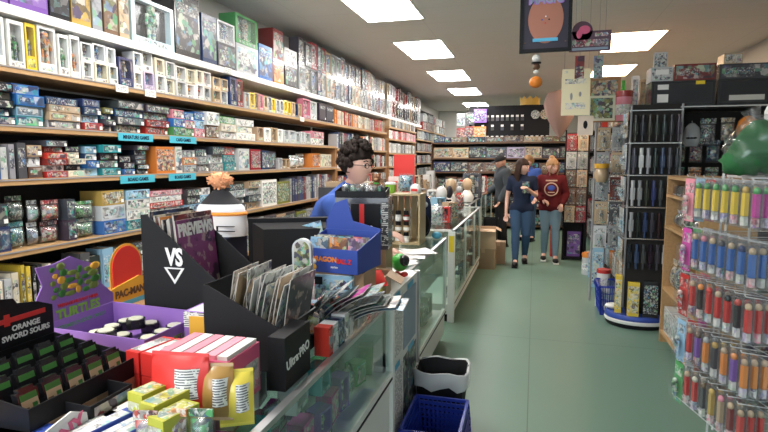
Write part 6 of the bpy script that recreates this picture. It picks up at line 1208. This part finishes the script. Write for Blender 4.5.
# clerk leaning over the counter
J = dict(pelvis=(-.34, .0, .93), waist=(-.26, 0, 1.07), chest=(-.15, 0, 1.23), neck=(-.06, 0, 1.39), head=(.01, -.01, 1.555),
         shr=(-.12, -.17, 1.30), elr=(.0, -.2, 1.06), wrr=(.2, -.08, 1.0), shl=(-.12, .17, 1.30), ell=(.0, .22, 1.08), wrl=(.16, .12, 1.09), hdr=((1, .3, -.05), (0, 0, -1), .4), hdl=((1, -.3, -.05), (0, 0, -1), .4),
         hipr=(-.35, -.09, .88), knr=(-.42, -.1, .48), anr=(-.45, -.1, .085), toer=(-.32, -.1, .045), hipl=(-.35, .09, .88), knl=(-.42, .1, .48), anl=(-.45, .1, .085), toel=(-.32, .1, .045))
cp = ony(357, 165, 3.45)
t, H, oh, P = person('clerk with curly dark hair and glasses in a blue shirt, looking down behind the counters', (cp.x, 3.45, 0), 0, J,
    [('shirt', 'blue_shirt', sleeves(False), .016, .012), ('trousers', 'black_matte', LEGS, .012, .014)], dict(rot=(0, .0, 1.15), skin='skin_pale', hairm='hair_dark', shoes='black', jaw=.95), 1.05)
oh('curly_hair', hairball(1.05, top=.012, curly=True, seed=9, n=40, w=1.06), 'hair_dark')
b = MB()
for q in (-1, 1):
    pts_ = [(q*.032+.021*math.cos(2*PI*i/12), -.108, .0+.016*math.sin(2*PI*i/12)) for i in range(13)]; b.tube(pts_, .0022, 5); b.tube([(q*.053, -.106, .004), (q*.088, .0, .008)], .002, 5)
b.tube([(-.011, -.108, .003), (.011, -.108, .003)], .002, 5); oh('glasses', b, 'black')
# man in black cap by the far counter
J = dict(pelvis=(0, 0, .92), waist=(0, 0, 1.05), chest=(0, -.01, 1.25), neck=(0, -.01, 1.42), head=(0, -.05, 1.54),
         shr=(-.19, 0, 1.36), elr=(-.24, -.03, 1.1), wrr=(-.17, -.2, 1.0), shl=(.19, 0, 1.36), ell=(.24, .0, 1.1), wrl=(.22, -.12, .87),
         hipr=(-.09, 0, .88), knr=(-.09, -.02, .48), anr=(-.1, .02, .085), toer=(-.11, -.11, .045), hipl=(.09, 0, .88), knl=(.1, -.02, .48), anl=(.1, .03, .085), toel=(.12, -.1, .045))
mp_ = ony(500, 200, 10.1)
t, H, oh, P = person('man in a black cap and dark grey jacket standing turned to the far counter', (mp_.x+.04, 10.1, 0), -1.15, J,
    [('jacket', 'jacket', sleeves(True), .03, .014), ('trousers', 'black_matte', LEGS, .014, .014)] if mat('jacket', (.045, .055, .065), .9) else [], dict(rot=(.25, 0, 0), skin='skin', hairm='hair_dark', shoes='black', jaw=.9), 1.04, .009)
b = MB(); b.sph((0, .005, .04), (.09, .108, .09), 0, 20, 12, lambda p: Vector((p.x, p.y, max(p.z, -.15)))); b.box((0, -.115, .04), (.12, .09, .008), 0, 0, .15); oh('cap', b, 'black_matte')
# person in blue glimpsed behind the woman
J2 = dict(J); bp = ony(529, 170, 10.9)
t, H, oh, P = person('person in a bright blue top glimpsed behind the dark-haired woman', (bp.x, 10.9, 0), -.5, J2,
    [('top', 'blue_shirt', sleeves(False), .02, .016), ('trousers', 'jeans', LEGS, .014, .016)], dict(rot=(.1, 0, -.4), skin='skin_pale', hairm='hair_brown', shoes='black', jaw=.7), 1.0, .011)
oh('hair', hairball(1., seed=6), 'hair_fair')
